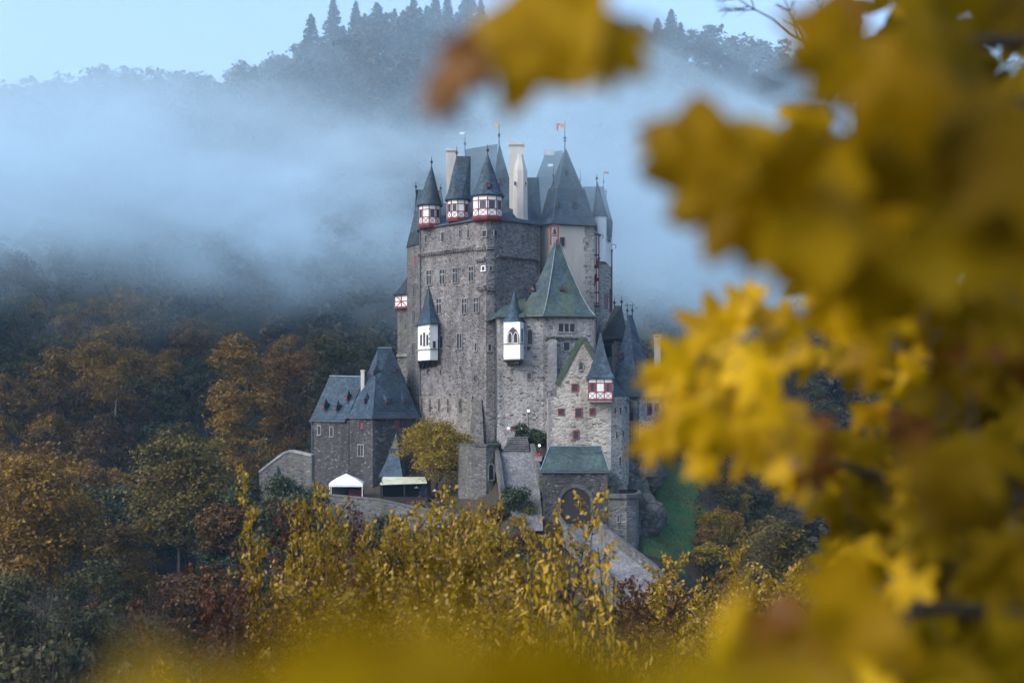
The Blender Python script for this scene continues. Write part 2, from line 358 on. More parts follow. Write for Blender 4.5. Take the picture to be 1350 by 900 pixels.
yard = sheet('courtyard_path', [P(*a) for a in CY], [P(*a) for a in CYR], M['cobble']); tag(yard, None, None, None, 'structure')
RL = [(738, 690, 168.6), (745, 702, 165), (772, 730, 158), (800, 765, 151), (820, 800, 145)]
RR = [(780, 690, 168.6), (790, 700, 165), (822, 726, 158), (862, 757, 151), (890, 790, 145)]
rampo = sheet('ramp_path', [P(*a) for a in RL], [P(*a) for a in RR], M['cobble']); tag(rampo, None, None, None, 'structure')

M['grass'] = leafmat('lawn_grass', [(0.0, (0.0220, 0.0560, 0.0234)), (0.32, (0.0330, 0.0868, 0.0338)), (0.5, (0.0462, 0.1092, 0.0416)), (0.64, (0.0660, 0.0952, 0.0364)), (0.8, (0.0935, 0.0868, 0.0286))], 0.0, 0.95, nscale=0.4, gloss=.1)
def lawn():
    pts = []
    L = [(868, 608, 197), (866, 640, 190), (858, 670, 184), (848, 690, 179), (842, 712, 174), (845, 735, 168)]
    R = [(905, 615, 198), (925, 640, 192), (930, 665, 186), (928, 690, 181), (915, 715, 176), (900, 735, 170)]
    rings = []; m_ = 30
    for q in range(m_ + 1):
        f = q / m_ * (len(L) - 1); k = min(int(f), len(L) - 2); f -= k; a = P(*L[k]).lerp(P(*L[k + 1]), f); b2 = P(*R[k]).lerp(P(*R[k + 1]), f)
        wob = Vector((.9 * math.sin(q * 1.1) + .5 * math.sin(q * 2.7), 0, 0)); b2 = b2 + wob; r = []
        for i in range(21):
            p = a + (b2 - a) * (i / 20); p.z = hz(p.x, p.y) + (0.16 if 0 < i < 20 and 0 < q < m_ else -.25); r.append(p)
        rings.append(r)
    mb = MB(); mb.loft(rings, False, False, False)
    return mb
lw = obj('lawn', lawn(), M['grass'], smooth=True); tag(lw, None, None, None, 'structure')
rng = np.random.default_rng(5)
def grass_blades():
    me = lw.data; tri = []
    vs = np.array([v.co[:] for v in me.vertices]); V = []; F = []
    for p in me.polygons:
        q = vs[list(p.vertices)]
        for _ in range(int(p.area * 26)):
            a, b2 = rng.random(2); c = (q[0] * (1 - a) + q[1] * a) * (1 - b2) + (q[3] * (1 - a) + q[2] * a) * b2
            h = 0.12 + 0.25 * rng.random(); th = rng.random() * 6.28; u = np.array([math.cos(th), math.sin(th), 0]) * 0.035
            le = np.array([rng.normal() * .1, rng.normal() * .1, h]); k = len(V)
            V += [c - u, c + u, c + u * .2 + le, c - u * .2 + le]; F.append((k, k + 1, k + 2, k + 3))
    return V, F
V_, F_ = grass_blades(); gr = raw('grass', V_, F_, M['grass']); tag(gr, 'green grass growing on the sloping lawn right of the gatehouse', 'grass', None, 'stuff')
# ------------------------------------------------------------------ castle helpers
from mathutils.bvhtree import BVHTree
def cast(mb, px, py):
    t = BVHTree.FromPolygons(mb.v, [list(f) for f in mb.f])
    h = t.ray_cast(Vector((0, 0, 0)), P(px, py, 1.0).normalized()); n = h[1]
    if n is not None and n.y > 0: n = -n
    return h[0], n
def outset(poly, d):
    c = sum((Vector(p[:2]) for p in poly), Vector((0, 0))) / len(poly)
    return [Vector(p[:2]) + (Vector(p[:2]) - c).normalized() * d for p in poly]
def hip_roof(base, z0, r0, r1, prof=((0, 0), (0.10, 0.07), (0.5, 0.45), (1, 1)), thick=0.22):
    """roof from an eave polygon up to a ridge r0-r1 (3-D); prof = (share of the way in, share of the way up)"""
    r0, r1 = Vector(r0), Vector(r1); d = r1 - r0; L2 = max(d.length_squared, 1e-9); zr = (r0.z + r1.z) / 2
    tops = []
    for p in base:
        t = max(0, min(1, (Vector((p[0], p[1], zr)) - r0).dot(d) / L2)); tops.append(r0 + d * t)
    rings = [[(p[0], p[1], z0 - thick) for p in base]]
    for s, h in prof:
        rings.append([(p[0] + (q.x - p[0]) * s, p[1] + (q.y - p[1]) * s, z0 + (q.z - z0) * h) for p, q in zip(base, tops)])
    mb = MB(); mb.loft(rings); mb.hips = rings; return mb
def hips(mb, idx, wd=0.16):
    o = MB()
    for i in idx:
        o.tube([Vector(r[i]) + Vector((0, -0.02, 0.03)) for r in mb.hips[1:]], [wd * 0.55] * (len(mb.hips) - 1), 5)
    return o
def axes(A, B):
    u = (B - A).normalized()
    if u.x < 0: u = -u
    n = Vector((u.y, -u.x))
    if n.y > 0: n = -n
    return Vector((u.x, u.y, 0)), Vector((n.x, n.y, 0))
def extr(mb, pts, c, u, n, n0, n1):
    Z = Vector((0, 0, 1)); k = len(pts)
    vs = [c + u * a + Z * b + n * d for d in (n0, n1) for a, b in pts]
    return mb.add(vs, [tuple(range(k)), tuple(range(2 * k - 1, k - 1, -1))] + [(i, (i + 1) % k, k + (i + 1) % k, k + i) for i in range(k)])
def ringx(mb, O, I, c, u, n, n0, n1, closed=True):
    Z = Vector((0, 0, 1)); k = len(O)
    vs = [c + u * a + Z * b + n * d for (L, d) in ((O, n0), (O, n1), (I, n1), (I, n0)) for a, b in L]
    fs = []
    for s in range(3):
        for i in range(k if closed else k - 1):
            j = (i + 1) % k; fs.append((s * k + i, s * k + j, (s + 1) * k + j, (s + 1) * k + i))
    if not closed: fs += [(0, k, 2 * k, 3 * k), (k - 1, 4 * k - 1, 3 * k - 1, 2 * k - 1)]
    return mb.add(vs, fs)
def outline(hu, hv, style):
    if style == 'round':
        sp = hv - hu; return [(-hu, -hv), (hu, -hv)] + [(hu * math.cos(a), sp + hu * math.sin(a)) for a in [math.pi * i / 10 for i in range(11)]]
    if style == 'gothic':
        r = 2 * hu; hgt = r * math.sin(math.radians(60)); sp = hv - hgt
        rt = [(-hu + r * math.cos(a), sp + r * math.sin(a)) for a in [math.radians(60) * i / 6 for i in range(7)]]
        return [(-hu, -hv), (hu, -hv)] + rt + [(-x, y) for x, y in reversed(rt[:-1])]
    return [(-hu, -hv), (hu, -hv), (hu, hv), (-hu, hv)]
def window(parent, A, B, px, py, wp, hp, fm='dressed', style='single', fw=0.15, proud=0.10, pane='glass', name='window'):
    c = on_wall(px, py, A, B); u, n = axes(A, B)
    hu = max(0.12, (on_wall(px + wp / 2, py, A, B) - on_wall(px - wp / 2, py, A, B)).length / 2); hv = hp / 2 * c.y / FPX
    kind = style if style in ('round', 'gothic') else 'rect'
    I = outline(hu, hv, kind); s = (hu + fw) / hu; s2 = (hv + fw) / hv; O = [(a * s, b * s2) for a, b in I]
    mb = MB(); ringx(mb, O, I, c, u, n, -0.06, proud)
    Z = Vector((0, 0, 1))
    if style in ('double', 'cross', 'gothic2'): mb.frame_box(c, u, Z, n, 0.06, hv, -0.05, proud * 0.7)
    if style == 'triple':
        for k in (-1, 1): mb.frame_box(c + u * (hu * k / 3), u, Z, n, 0.08, hv, -0.05, proud * 0.7)
    if style == 'cross': mb.frame_box(c + Z * (hv * 0.35), u, Z, n, hu, 0.07, -0.05, proud * 0.65)
    if kind == 'rect' and fm != 'red': mb.frame_box(c - Z * (hv + fw * 0.6), u, Z, n, hu + fw * 1.3, fw * 0.45, -0.05, proud + 0.09)
    f = obj(name, mb, M[fm], parent)
    p = MB(); extr(p, I, c, u, n, -0.05, 0.015); obj('pane', p, M[pane], f)
    return f
def finial(parent, px, Y, py0, py1, vane=None, r=0.07, vdir=-1, cross=False):
    a, b = P(px, py0, Y), P(px, py1, Y); mb = MB(); h = b.z - a.z
    mb.tube([a - Vector((0, 0, 0.4)), a + Vector((0, 0, h * 0.4)), b], [r * 1.3, r, r * 0.5], 6)
    mb.ball(a + Vector((0, 0, h * 0.42)), r * 2.8); mb.tube([a + Vector((0, 0, h * .30)), a + Vector((0, 0, h * .34))], [r * 2.6, r * 2.6], 8)
    if cross: mb.tube([b + Vector((-0.38, 0, -0.35)), b + Vector((0.38, 0, -0.35))], [r * .7] * 2, 5)
    f = obj('finial', mb, M['iron'], parent)
    if vane:
        v = MB(); c = b + Vector((0, 0, -0.12)); L = 0.85
        pts = [(0.05, 0.0), (L, -0.05), (L * 0.8, 0.12), (L, 0.3), (0.05, 0.32)]
        extr(v, [(x * vdir, z) for x, z in pts], c, Vector((1, 0, 0)), Vector((0, -1, 0)), -0.02, 0.02)
        obj('weathervane', v, M[vane], f)
    return f
def timber_bars(mb, wmb, A, B, z0, z1, nb, wins, n0=0.0, pr=0.05, bw=0.105, xs=True):
    """half-timbering on the vertical rectangle A-B, z0..z1, nb bays; wins = bays with a window"""
    A3, B3 = Vector((A[0], A[1], 0)), Vector((B[0], B[1], 0)); u = (B3 - A3).normalized(); n = Vector((u.y, -u.x, 0))
    L = (B3 - A3).length; h = z1 - z0; zs = [z0 + h * 0.07, z0 + h * 0.40, z0 + h * 0.76, z1 - 0.06]
    for z in zs: mb.bar(A3 + Vector((0, 0, z)), B3 + Vector((0, 0, z)), bw if z > zs[0] else bw * 2.6, n, n0 - 0.05, pr + (0.06 if z == zs[0] else 0))
    for i in range(nb + 1):
        p = A3 + u * (L * i / nb); mb.bar(p + Vector((0, 0, z0)), p + Vector((0, 0, z1)), bw, n, n0 - 0.05, pr - 0.006)
    for i in range(nb):
        a, b = A3 + u * (L * i / nb), A3 + u * (L * (i + 1) / nb)
        if xs:
            mb.bar(a + Vector((0, 0, zs[0])), b + Vector((0, 0, zs[1])), bw * 0.6, n, n0 - 0.05, pr - 0.012)
            mb.bar(b + Vector((0, 0, zs[0])), a + Vector((0, 0, zs[1])), bw * 0.6, n, n0 - 0.05, pr - 0.018)
        if i in wins:
            c = (a + b) / 2; c.z = (zs[1] + zs[2]) / 2
            wmb.append((c, u, n, L / nb / 2 - bw / 2 - .03, (zs[2] - zs[1]) / 2 - bw / 2))
def panes(wl, parent):
    for c, u, n, hu, hv in wl:
        w = MB(); hu *= .74; w.frame_box(c, u, (0, 0, 1), n, hu, hv, -0.04, 0.02); wo = obj('window', w, M['window_glass'], parent)
        g = MB(); g.frame_box(c, u, (0, 0, 1), n, 0.04, hv, 0.0, 0.045); g.frame_box(c, u, (0, 0, 1), n, hu, 0.035, 0.0, 0.04)
        g.frame_box(c + u * (hu - .05), u, (0, 0, 1), n, 0.05, hv, 0.0, 0.048); g.frame_box(c - u * (hu - .05), u, (0, 0, 1), n, 0.05, hv, 0.0, 0.048)
        # glazing bars belong to the window mesh: merge by joining data
        me = wo.data; off = OFF[wo.name]; w.v += g.v; k = 8
        w.f += [tuple(i + k for i in f) for f in g.f]
        bpy.data.objects.remove(wo); m2 = obj('window', w, M['window_glass'], parent)
        m2.data.materials.append(M['wood'])
        for i, pl in enumerate(m2.data.polygons):
            if len(m2.data.polygons) > 6 and i >= 6: pl.material_index = 1
def turret(parent, px, Y, hw, y_top, y_bot, apex, roof_hw, wins=(), n=10, ridge=0, apex_dx=0, rot=None, fin=None, finpx=None):
    s = Y / FPX; c = P2(px, Y); r = hw * s; rot = math.pi / n if rot is None else rot
    ang = [2 * math.pi * i / n + rot for i in range(n)]
    poly = [Vector((c.x + r * math.cos(a), c.y + r * math.sin(a))) for a in ang]
    z0, z1 = Zp(y_bot, Y), Zp(y_top, Y)
    b = MB(); b.prism(poly, z0 - 0.15, z1); t = obj('turret', b, M['white'], parent)
    tm = MB(); wl = []
    for i in range(n):
        A, B = poly[i], poly[(i + 1) % n]; mid = (A + B) / 2 - c
        if mid.y > 0.45 * r: continue
        timber_bars(tm, wl, A, B, z0, z1, 1, (0,) if i in wins else ())
    # jetty ring under the body
    tm.loft([[(c.x + (p.x - c.x) * k, c.y + (p.y - c.y) * k, z) for p in poly] for k, z in ((0.97, z0 - 0.25), (1.04, z0 - 0.02), (1.04, z0 + 0.1))])
    obj('timber_frame', tm, M['red'], t); panes(wl, t)
    R = roof_hw * s; ap = P(px + apex_dx, apex, Y); m = 20; hr = ap.z - z1
    rings = []
    for k, h in ((0.96, -0.16), (1.0, -0.04), (0.97, 0.03), (0.80, 0.14), (0.62, 0.32), (0.40, 0.58), (0.02, 1.0)):
        rr = [];
        for j in range(m):
            a = 2 * math.pi * j / m; x = c.x + R * k * math.cos(a); y = c.y + R * k * math.sin(a)
            hh = max(h, 0)
            x += hh * ((ap.x - c.x) + ridge * s * (1 if math.cos(a) > 0 else -1))
            rr.append((x, y, z1 + (hr * h if h > 0 else h)))
        rings.append(rr)
    rm = MB(); rm.loft(rings); ro = obj('turret_roof', rm, M['slate'], t)
    if fin:
        fo = finial(t, finpx if finpx else px + apex_dx, Y, apex + 1, fin[0], fin[1] if len(fin) > 1 else None)
    return t, rm
def dormer(parent, mb, px, py, wp=4.0, hp=5.0, spike=8.0, front='red'):
    p, n = cast(mb, px, py); s = p.y / FPX; hw = wp * s / 2; hh = hp * s; sp = spike * s
    nh = Vector((n.x, n.y, 0)).normalized(); u = Vector((-nh.y, nh.x, 0)); f = p + nh * 0.35
    Z = Vector((0, 0, 1)); d = MB()
    base = [f - u * hw, f + u * hw, f + u * hw - nh * 1.2, f - u * hw - nh * 1.2]
    e = [q + Z * hh for q in base]; d.loft([[q - Z * 0.1 for q in base], e])
    c = sum(e, Vector()) / 4
    d.loft([[c + (q - c) * 1.25 for q in e], [c + (q - c) * 0.5 + Z * sp * 0.35 for q in e], [c + (q - c) * 0.03 + Z * sp for q in e]])
    o = obj('dormer', d, M['slate'], parent)
    w = MB(); w.frame_box(f + Z * hh * 0.5, u, Z, nh, hw * 0.78, hh * 0.38, 0.0, 0.06); obj('shutter' if front == 'red' else 'pane', w, M[front], o)
    return o
def tri_dormer(parent, mb, px, py, wp=6.0, hp=8.0):
    p, n = cast(mb, px, py); s = p.y / FPX; hw = wp * s / 2; hh = hp * s; nh = Vector((n.x, n.y, 0)).normalized(); u = Vector((-nh.y, nh.x, 0)); Z = Vector((0, 0, 1))
    f = p + nh * 0.45; d = MB()
    d.loft([[f - u * hw, f + u * hw, f + Z * hh], [f - u * hw - nh * 1.6, f + u * hw - nh * 1.6, f + Z * hh - nh * 1.6]])
    o = obj('dormer', d, M['slate_dark'], parent)
    w = MB(); w.loft([[f - u * hw * .75 + Z * .06, f + u * hw * .75 + Z * .06, f + Z * hh * .78], [f - u * hw * .75 + Z * .06 + nh * .05, f + u * hw * .75 + Z * .06 + nh * .05, f + Z * hh * .78 + nh * .05]])
    obj('shutter', w, M['red'], o); return o
def pipe(parent, px, Y, y0, y1, name='drainpipe', r=0.09):
    mb = MB(); mb.tube([P(px, y0, Y), P(px, y1, Y)], [r, r], 6); mb.tube([P(px, y0 - 1, Y), P(px, y0 + 3, Y)], [r * 2.2, r * 1.2], 6)
    return obj(name, mb, M['lead_dark'], parent)
def eaves(parent, pts, z, r=0.10):
    mb = MB(); mb.tube([(p[0], p[1], z) for p in pts], [r] * len(pts), 6); return obj('gutter', mb, M['lead_dark'], parent)

# ------------------------------------------------------------------ keep: tall grey tower house with three timbered turrets
keep = thing('tower_house', 'tall grey tower house with three half timbered turrets and two pale chimneys on top', 'building', P(640, 575, 192))
KP = [P2(553, 201), P2(628, 191.6), P2(641, 190.3), P2(652, 190.7), P2(712, 196.5), P2(714, 214), P2(556, 218)]
ZK = Zp(288.5, 190.3)
obj('wall', MB().prism(KP, -9, ZK), M['rubble'], keep)
KL, K1, K2, K3, K4 = KP[:5]
for px, py in ((566, 366), (583.3, 365), (600.4, 363), (621.5, 361), (579, 403.5), (612.4, 403.4), (628, 402)):
    window(keep, KL, K1, px, py, 6.2, 19, 'dressed', 'cross', 0.11)
window(keep, KL, K1, 606, 449.5, 6.4, 19, 'dressed', 'double'); window(keep, KL, K1, 582.4, 450.5, 4.2, 16, 'dressed', 'round')
window(keep, KL, K1, 627.6, 457, 2.6, 10); window(keep, K2, K3, 645.5, 458, 3.6, 8)
for px, py in ((564, 489.5), (581, 490), (607, 486), (626, 499)): window(keep, KL, K1, px, py, 2.0, 7, 'rubble', 'single', 0.12, 0.04)
for px, py, a, b in ((562, 315, 2.6, 9), (584, 312.6, 3.8, 12), (607, 308, 2.4, 10), (618, 308, 2.4, 11)): window(keep, KL, K1, px, py, a, b, 'dressed', 'single', 0.1)
window(keep, K1, K2, 639, 308, 5, 8, 'dressed', 'single', 0.1, pane='wood'); window(keep, K3, K4, 653, 307.5, 3.6, 7, 'dressed', 'single', 0.1, pane='wood')
window(keep, K1, K2, 637.5, 354, 4, 5.5, 'white', 'single', 0.12); window(keep, K2, K3, 647, 354, 3, 5, 'dressed', 'single', 0.1)
def frieze(parent, A, B, px0, px1, py, n, drop=4.0, name='corbel_table', mat='rubble'):   # row of small arches on corbels
    mb = MB(); u, nn = axes(A, B); p0, p1 = on_wall(px0, py(px0), A, B), on_wall(px1, py(px1), A, B); z = (p0.z + p1.z) / 2
    p0.z = p1.z = z; hz_ = drop * p0.y / FPX
    mb.bar(p0, p1, 0.2, nn, -0.1, 0.5)
    for i in range(n + 1):
        q = p0.lerp(p1, i / n) - Vector((0, 0, hz_ / 2)); mb.frame_box(q, u, (0, 0, 1), nn, 0.10, hz_ / 2, -0.1, 0.42)
    o = obj(name, mb, M[mat], parent); return o
frieze(keep, KL, K1, 554.5, 627.5, lambda p: 335 - (p - 553) * 0.13, 30)
frieze(keep, K1, K2, 629, 640, lambda p: 326, 5)
frieze(keep, K2, K3, 642, 651, lambda p: 325, 4)
frieze(keep, K3, K4, 655, 708, lambda p: 337 + (p - 652) * 0.07, 20, 3.0)
frieze(keep, K1, K2, 629.5, 640, lambda p: 341, 5, 3.5); frieze(keep, K1, K2, 631, 640.5, lambda p: 378, 4, 4.5); frieze(keep, K2, K3, 642, 650, lambda p: 379, 3, 4.0)
# buttress foot with tall blind recesses at the base of the tower
fb = MB(); fb.prism([P2(553, 200.2), P2(604, 193.6), P2(622, 191.8), P2(618, 196), P2(560, 203)], -9, Zp(522, 197)); obj('plinth', fb, M['rubble_warm'], keep)
for px in (556, 567, 579, 590.5, 607): window(keep, P2(553, 200.2), P2(604, 193.6), px, 534, 2.4, 17, 'rubble_warm', 'single', 0.06, 0.05, 'rubble_dark', 'blind_niche')
fb2 = MB(); fb2.loft([[(*P2(616, 189.5), -9), (*P2(640, 187.6), -9), (*P2(641, 193), -9), (*P2(617, 195), -9)], [(*P2(623, 191.9), Zp(525, 191)), (*P2(635, 190.8), Zp(525, 191)), (*P2(636, 194), Zp(525, 191)), (*P2(624, 195), Zp(525, 191))]])
obj('buttress', fb2, M['rubble_mid'], keep)
# roof
kb = outset(KP, 0.35)
kr = hip_roof(kb, ZK + 0.1, P(585, 268, 206), P(690, 250, 204), ((0, 0), (0.2, 0.12), (0.6, 0.58), (1, 1))); obj('roof', kr, M['slate'], keep)
kr2 = hip_roof([P2(607, 207), P2(655, 206), P2(658, 215), P2(610, 216)], Zp(272, 206), P(613, 197, 213), P(656, 190, 212.5), ((0, 0), (0.2, 0.12), (0.6, 0.56), (1, 1))); obj('roof', kr2, M['slate'], keep)
eaves(keep, kb[:5], ZK - 0.05)
pk = MB(); pk.loft([[(*P2(643, 201), ZK), (*P2(677, 201), ZK), (*P2(680, 207), ZK), (*P2(645, 207), ZK)], [(*P2(648, 202), Zp(262, 202)), (*P2(676, 202), Zp(255, 202)), (*P2(677, 206), Zp(255, 206)), (*P2(648, 206), Zp(262, 206))], [P(658, 187, 204)] * 4])
obj('spire_roof', pk, M['slate'], keep); dormer(keep, pk, 657.5, 243, 3, 6, 5)
hb = MB(); hb.loft([[(*P2(686, 199), ZK), (*P2(714, 201), ZK), (*P2(716, 208), ZK), (*P2(688, 208), ZK)], [(*P2(688, 203), Zp(234, 203)), (*P2(709, 204), Zp(234, 204)), (*P2(710, 206), Zp(234, 206)), (*P2(689, 206), Zp(234, 206))]])
obj('roof', hb, M['slate'], keep)
finial(keep, 658, 204, 187, 165, 'flag_gold'); finial(keep, 613, 213, 198, 176, 'vane')
turret(keep, 566.5, 199.5, 14.5, 271, 299, 218, 17.5, (5, 7, 8), apex_dx=2.5, fin=(206,))
turret(keep, 604, 196.5, 14.5, 264, 291, 206, 17.8, (5, 6, 8), apex_dx=7, ridge=9, fin=(193,), finpx=602)
tt, tr_ = turret(keep, 642.8, 191.2, 20, 259, 289.5, 203, 22.5, (6, 7, 8), apex_dx=0, fin=(190,))
dormer(tt, tr_, 644, 247, 4.5, 5, 3)
cm = MB(); cm.prism([P2(588.5, 199.5), P2(602.5, 199.5), P2(602.5, 201), P2(588.5, 201)], ZK - 0.5, Zp(200, 200)); cm.prism([P2(587.8, 199.3), P2(603.2, 199.3), P2(603.2, 201.2), P2(587.8, 201.2)], Zp(200, 200), Zp(197, 200))
obj('chimney', cm, M['chimney'], keep)
cm = MB(); oc = lambda px, Y, r: [Vector((P2(px, Y).x + r * math.cos(a), P2(px, Y).y + r * math.sin(a))) for a in [math.pi / 8 + i * math.pi / 4 for i in range(8)]]
cm.prism([P2(671.5, 197), P2(690.5, 197), P2(690.5, 198.8), P2(671.5, 198.8)], ZK - 0.5, Zp(193, 198)); cm.prism([P2(670.8, 196.8), P2(691.2, 196.8), P2(691.2, 199), P2(670.8, 199)], Zp(193, 198), Zp(190, 198))
cm.loft([[(*p, z) for p in oc(686, 196.3, r)] for r, z in ((1.22, ZK - 0.4), (1.1, ZK + 1.5), (1.02, Zp(226, 196.3)), (0.35, Zp(204, 196.3)))])
ch = obj('chimney', cm, M['chimney'], keep)
for px in (680, 694): window(keep, P2(676, 195.25), P2(696, 195.3), px - 1, 242, 2.0, 4.5, 'chimney', 'single', 0.05, 0.02, 'glass', 'vent')
pipe(keep, 553.6, 200.6, 300, 560); pipe(keep, 711.5, 196.1, 296, 400)
# white oriel high on the keep
orl = MB(); OP = [P2(551, 199.0), P2(567, 195.9), P2(577, 196.6), P2(578, 202), P2(551, 204)]
orl.prism(OP, Zp(475, 198), Zp(427, 198)); o1 = obj('oriel', orl, M['white'], keep)
ol = MB(); ol.prism(outset(OP, 0.14), Zp(461.8, 198), Zp(460.3, 198)); obj('string_course', ol, M['dressed'], o1)
for px in (555.4, 559.4, 563.6): window(o1, OP[0], OP[1], px, 448 if px != 559.4 else 447, 2.0, 17 if px == 559.4 else 13, 'dressed', 'single', 0.06, 0.05)
window(o1, OP[1], OP[2], 572.3, 454, 3.0, 8, 'dressed', 'single', 0.06, 0.05)
qn = MB()
for k in range(9): qn.frame_box(Vector((*P2(567.2, 195.95), Zp(430 + k * 3.3, 196))), axes(OP[1], OP[2])[0], (0, 0, 1), axes(OP[1], OP[2])[1], 0.22 if k % 2 else 0.1, 0.14, -0.05, 0.02)
obj('quoins', qn, M['dressed'], o1)
orf = hip_roof(outset(OP, 0.35), Zp(426.5, 198), P(564.5, 377, 199.3), P(565.2, 377, 199.3), ((0, 0), (0.22, 0.11), (0.62, 0.5), (1, 1))); obj('roof', orf, M['slate'], o1)
cb = MB()
for k in range(5):
    a = P(552.5 + k * 5.2, 475.5, 198.7 - k * 0.4); cb.loft([[a + Vector((x, y, 0)) for x, y in ((-.14, -.5), (.14, -.5), (.14, 2.8), (-.14, 2.8))], [a + Vector((x, y, -1.0)) for x, y in ((-.1, 1.5), (.1, 1.5), (.1, 2.8), (-.1, 2.8))]])
obj('corbels', cb, M['rubble_dark'], o1)

# ------------------------------------------------------------------ narrow annex on the left end of the keep
ann = thing('annex_house', 'narrow stone annex with steep slate roof wedged behind the left end of the tower house', 'building', P(545, 560, 205))
AP = [P2(536.5, 206), P2(553, 202.6), P2(560, 216), P2(541, 220)]
obj('wall', MB().prism(AP, -8, Zp(324, 205)), M['rubble_mid'], ann)
for px, py, a, b in ((546.5, 382, 3.4, 18), (546, 419, 3.6, 19), (545, 460, 4, 17), (545, 491, 1.6, 8), (544, 504, 1.5, 6)): window(ann, AP[0], AP[1], px, py, a, b, 'dressed', 'double' if a > 3 else 'single', 0.08, 0.06)
window(ann, AP[0], AP[1], 547.6, 344, 2.6, 13, 'dressed', 'single', 0.06, 0.05, 'red', 'shutter')
lr = MB(); lr.loft([[(*P2(535.6, 205.8), Zp(325, 205)), (*P2(553, 202.2), Zp(322, 203)), (*P2(556, 205), Zp(322, 203)), (*P2(537, 210), Zp(325, 205))], [(*P2(540, 207), Zp(306, 206)), (*P2(553, 204), Zp(302, 204)), (*P2(556, 206), Zp(302, 206)), (*P2(541, 210), Zp(306, 206))]])
obj('lean_to_roof', lr, M['slate_dark'], ann)
ar = hip_roof([P2(538.5, 206.5), P2(589, 203), P2(594, 214), P2(543, 219)], Zp(312, 206), P(548.5, 250, 211), P(582, 251, 210)); obj('roof', ar, M['slate'], ann)
finial(ann, 548.3, 211, 251, 239); finial(ann, 581, 210, 252, 243)
# ------------------------------------------------------------------ slim stair tower with timbered top
stt = thing('stair_tower', 'slim stair tower with a small half timbered top at the far left of the castle', 'tower', P(530, 540, 212))
SP = [P2(524, 212), P2(538, 210.5), P2(541, 218), P2(527, 220)]
obj('wall', MB().prism(SP, -8, Zp(405, 211)), M['rubble_mid'], stt)
SQ = [P2(520.3, 211.5), P2(538.5, 209.6), P2(542, 218), P2(524, 220.5)]
sb = obj('timbered_storey', MB().prism(SQ, Zp(406, 210.5), Zp(388, 210.5)), M['white'], stt)
tm = MB(); A3, B3 = Vector((*SQ[0], 0)), Vector((*SQ[1], 0)); uu = (B3 - A3).normalized(); nn = Vector((uu.y, -uu.x, 0)); za, zb = Zp(406, 210.5), Zp(388, 210.5)
for z, bwid in ((za + .12, .3), ((za + zb) / 2, .13), (zb - .08, .16)): tm.bar(A3 + Vector((0, 0, z)), B3 + Vector((0, 0, z)), bwid, nn, -.05, .06)
for q in (0.02, 0.5, 0.98): tm.bar(A3.lerp(B3, q) + Vector((0, 0, za)), A3.lerp(B3, q) + Vector((0, 0, zb)), .15, nn, -.05, .05)
tm.bar(A3.lerp(B3, .02) + Vector((0, 0, za)), A3.lerp(B3, .5) + Vector((0, 0, (za + zb) / 2)), .12, nn, -.05, .044); tm.bar(A3.lerp(B3, .98) + Vector((0, 0, za)), A3.lerp(B3, .5) + Vector((0, 0, (za + zb) / 2)), .12, nn, -.05, .038)
tm.bar(A3.lerp(B3, .02) + Vector((0, 0, zb)), A3.lerp(B3, .5) + Vector((0, 0, (za + zb) / 2)), .12, nn, -.05, .044)
obj('timber_frame', tm, M['red'], sb)
sr = hip_roof(outset(SQ, 0.5), Zp(387.5, 210.5), P(538, 364, 215), P(540, 364, 215)); obj('roof', sr, M['slate_dark'], stt)
window(stt, SP[0], SP[1], 534.5, 429, 1.6, 5, 'rubble_mid', 'single', 0.05, 0.03)
pr = MB(); pr.prism(outset(SP, 0.5), Zp(470, 211), Zp(466.5, 211)); obj('ledge', pr, M['dressed'], stt)

# ------------------------------------------------------------------ beige plastered tower
bt = thing('plastered_tower', 'beige plastered tower with a big stepped pyramid slate roof flying a red and gold flag', 'tower', P(748, 480, 198))
BP = [P2(712.5, 199), P2(729, 196.8), P2(783, 199.4), P2(786, 212), P2(716, 214)]; ZB = Zp(295.5, 198)
obj('wall', MB().prism(BP, 0, ZB), M['beige'], bt)
qn = MB(); ub, nb_ = axes(BP[1], BP[2]); rq = random.Random(3)
for k in range(34):
    pa, pb = on_wall(771 + rq.uniform(-2.5, 2), 297 + k * 3.6, BP[1], BP[2]), on_wall(783.2, 297 + k * 3.6, BP[1], BP[2])
    qn.bar(pa, Vector((pb.x, pb.y, pa.z)), 0.40, nb_, -0.1, 0.03)
obj('quoins', qn, M['rubble_tan'], bt)
window(bt, BP[1], BP[2], 741, 318.5, 5.6, 10.5, 'dressed', 'single', 0.08)
bb = outset(BP, 0.65); bapex = P(745, 197, 204.5)
br = hip_roof(bb, ZB, bapex, bapex + Vector((0.1, 0, 0)), ((0, 0), (0.1, 0.06), (0.40, 0.455), (0.475, 0.475), (1, 1))); obj('roof', br, M['slate'], bt)
obj('ridge_lead', hips(br, (0, 1, 2)), M['lead_dark'], bt); eaves(bt, bb[:3], ZB - 0.1)
lb = MB(); rr = br.hips[4]; lb.tube([Vector(rr[i]) + Vector((0, -.05, 0)) for i in (0, 1, 2, 3)], [.1] * 4, 5); obj('roof_step', lb, M['lead_dark'], bt)
for px, py, a, b in ((757, 273, 4.5, 7), (735, 273, 2.6, 6), (746, 231, 4, 5)): dormer(bt, br, px, py, a, b, 2.5, 'glass')
fl = finial(bt, 744.7, 204.5, 198, 160, None, 0.08)
fg = MB(); c = P(744.5, 165.5, 204.5); X = Vector((1, 0, 0)); Yn = Vector((0, -1, 0))
extr(fg, [(-0.08, -0.3), (-0.08, 0.3), (-0.62, 0.32), (-0.62, -0.26)], c, X, Yn, -.02, .02); fg_o = obj('flag', fg, M['flag_gold'], bt)
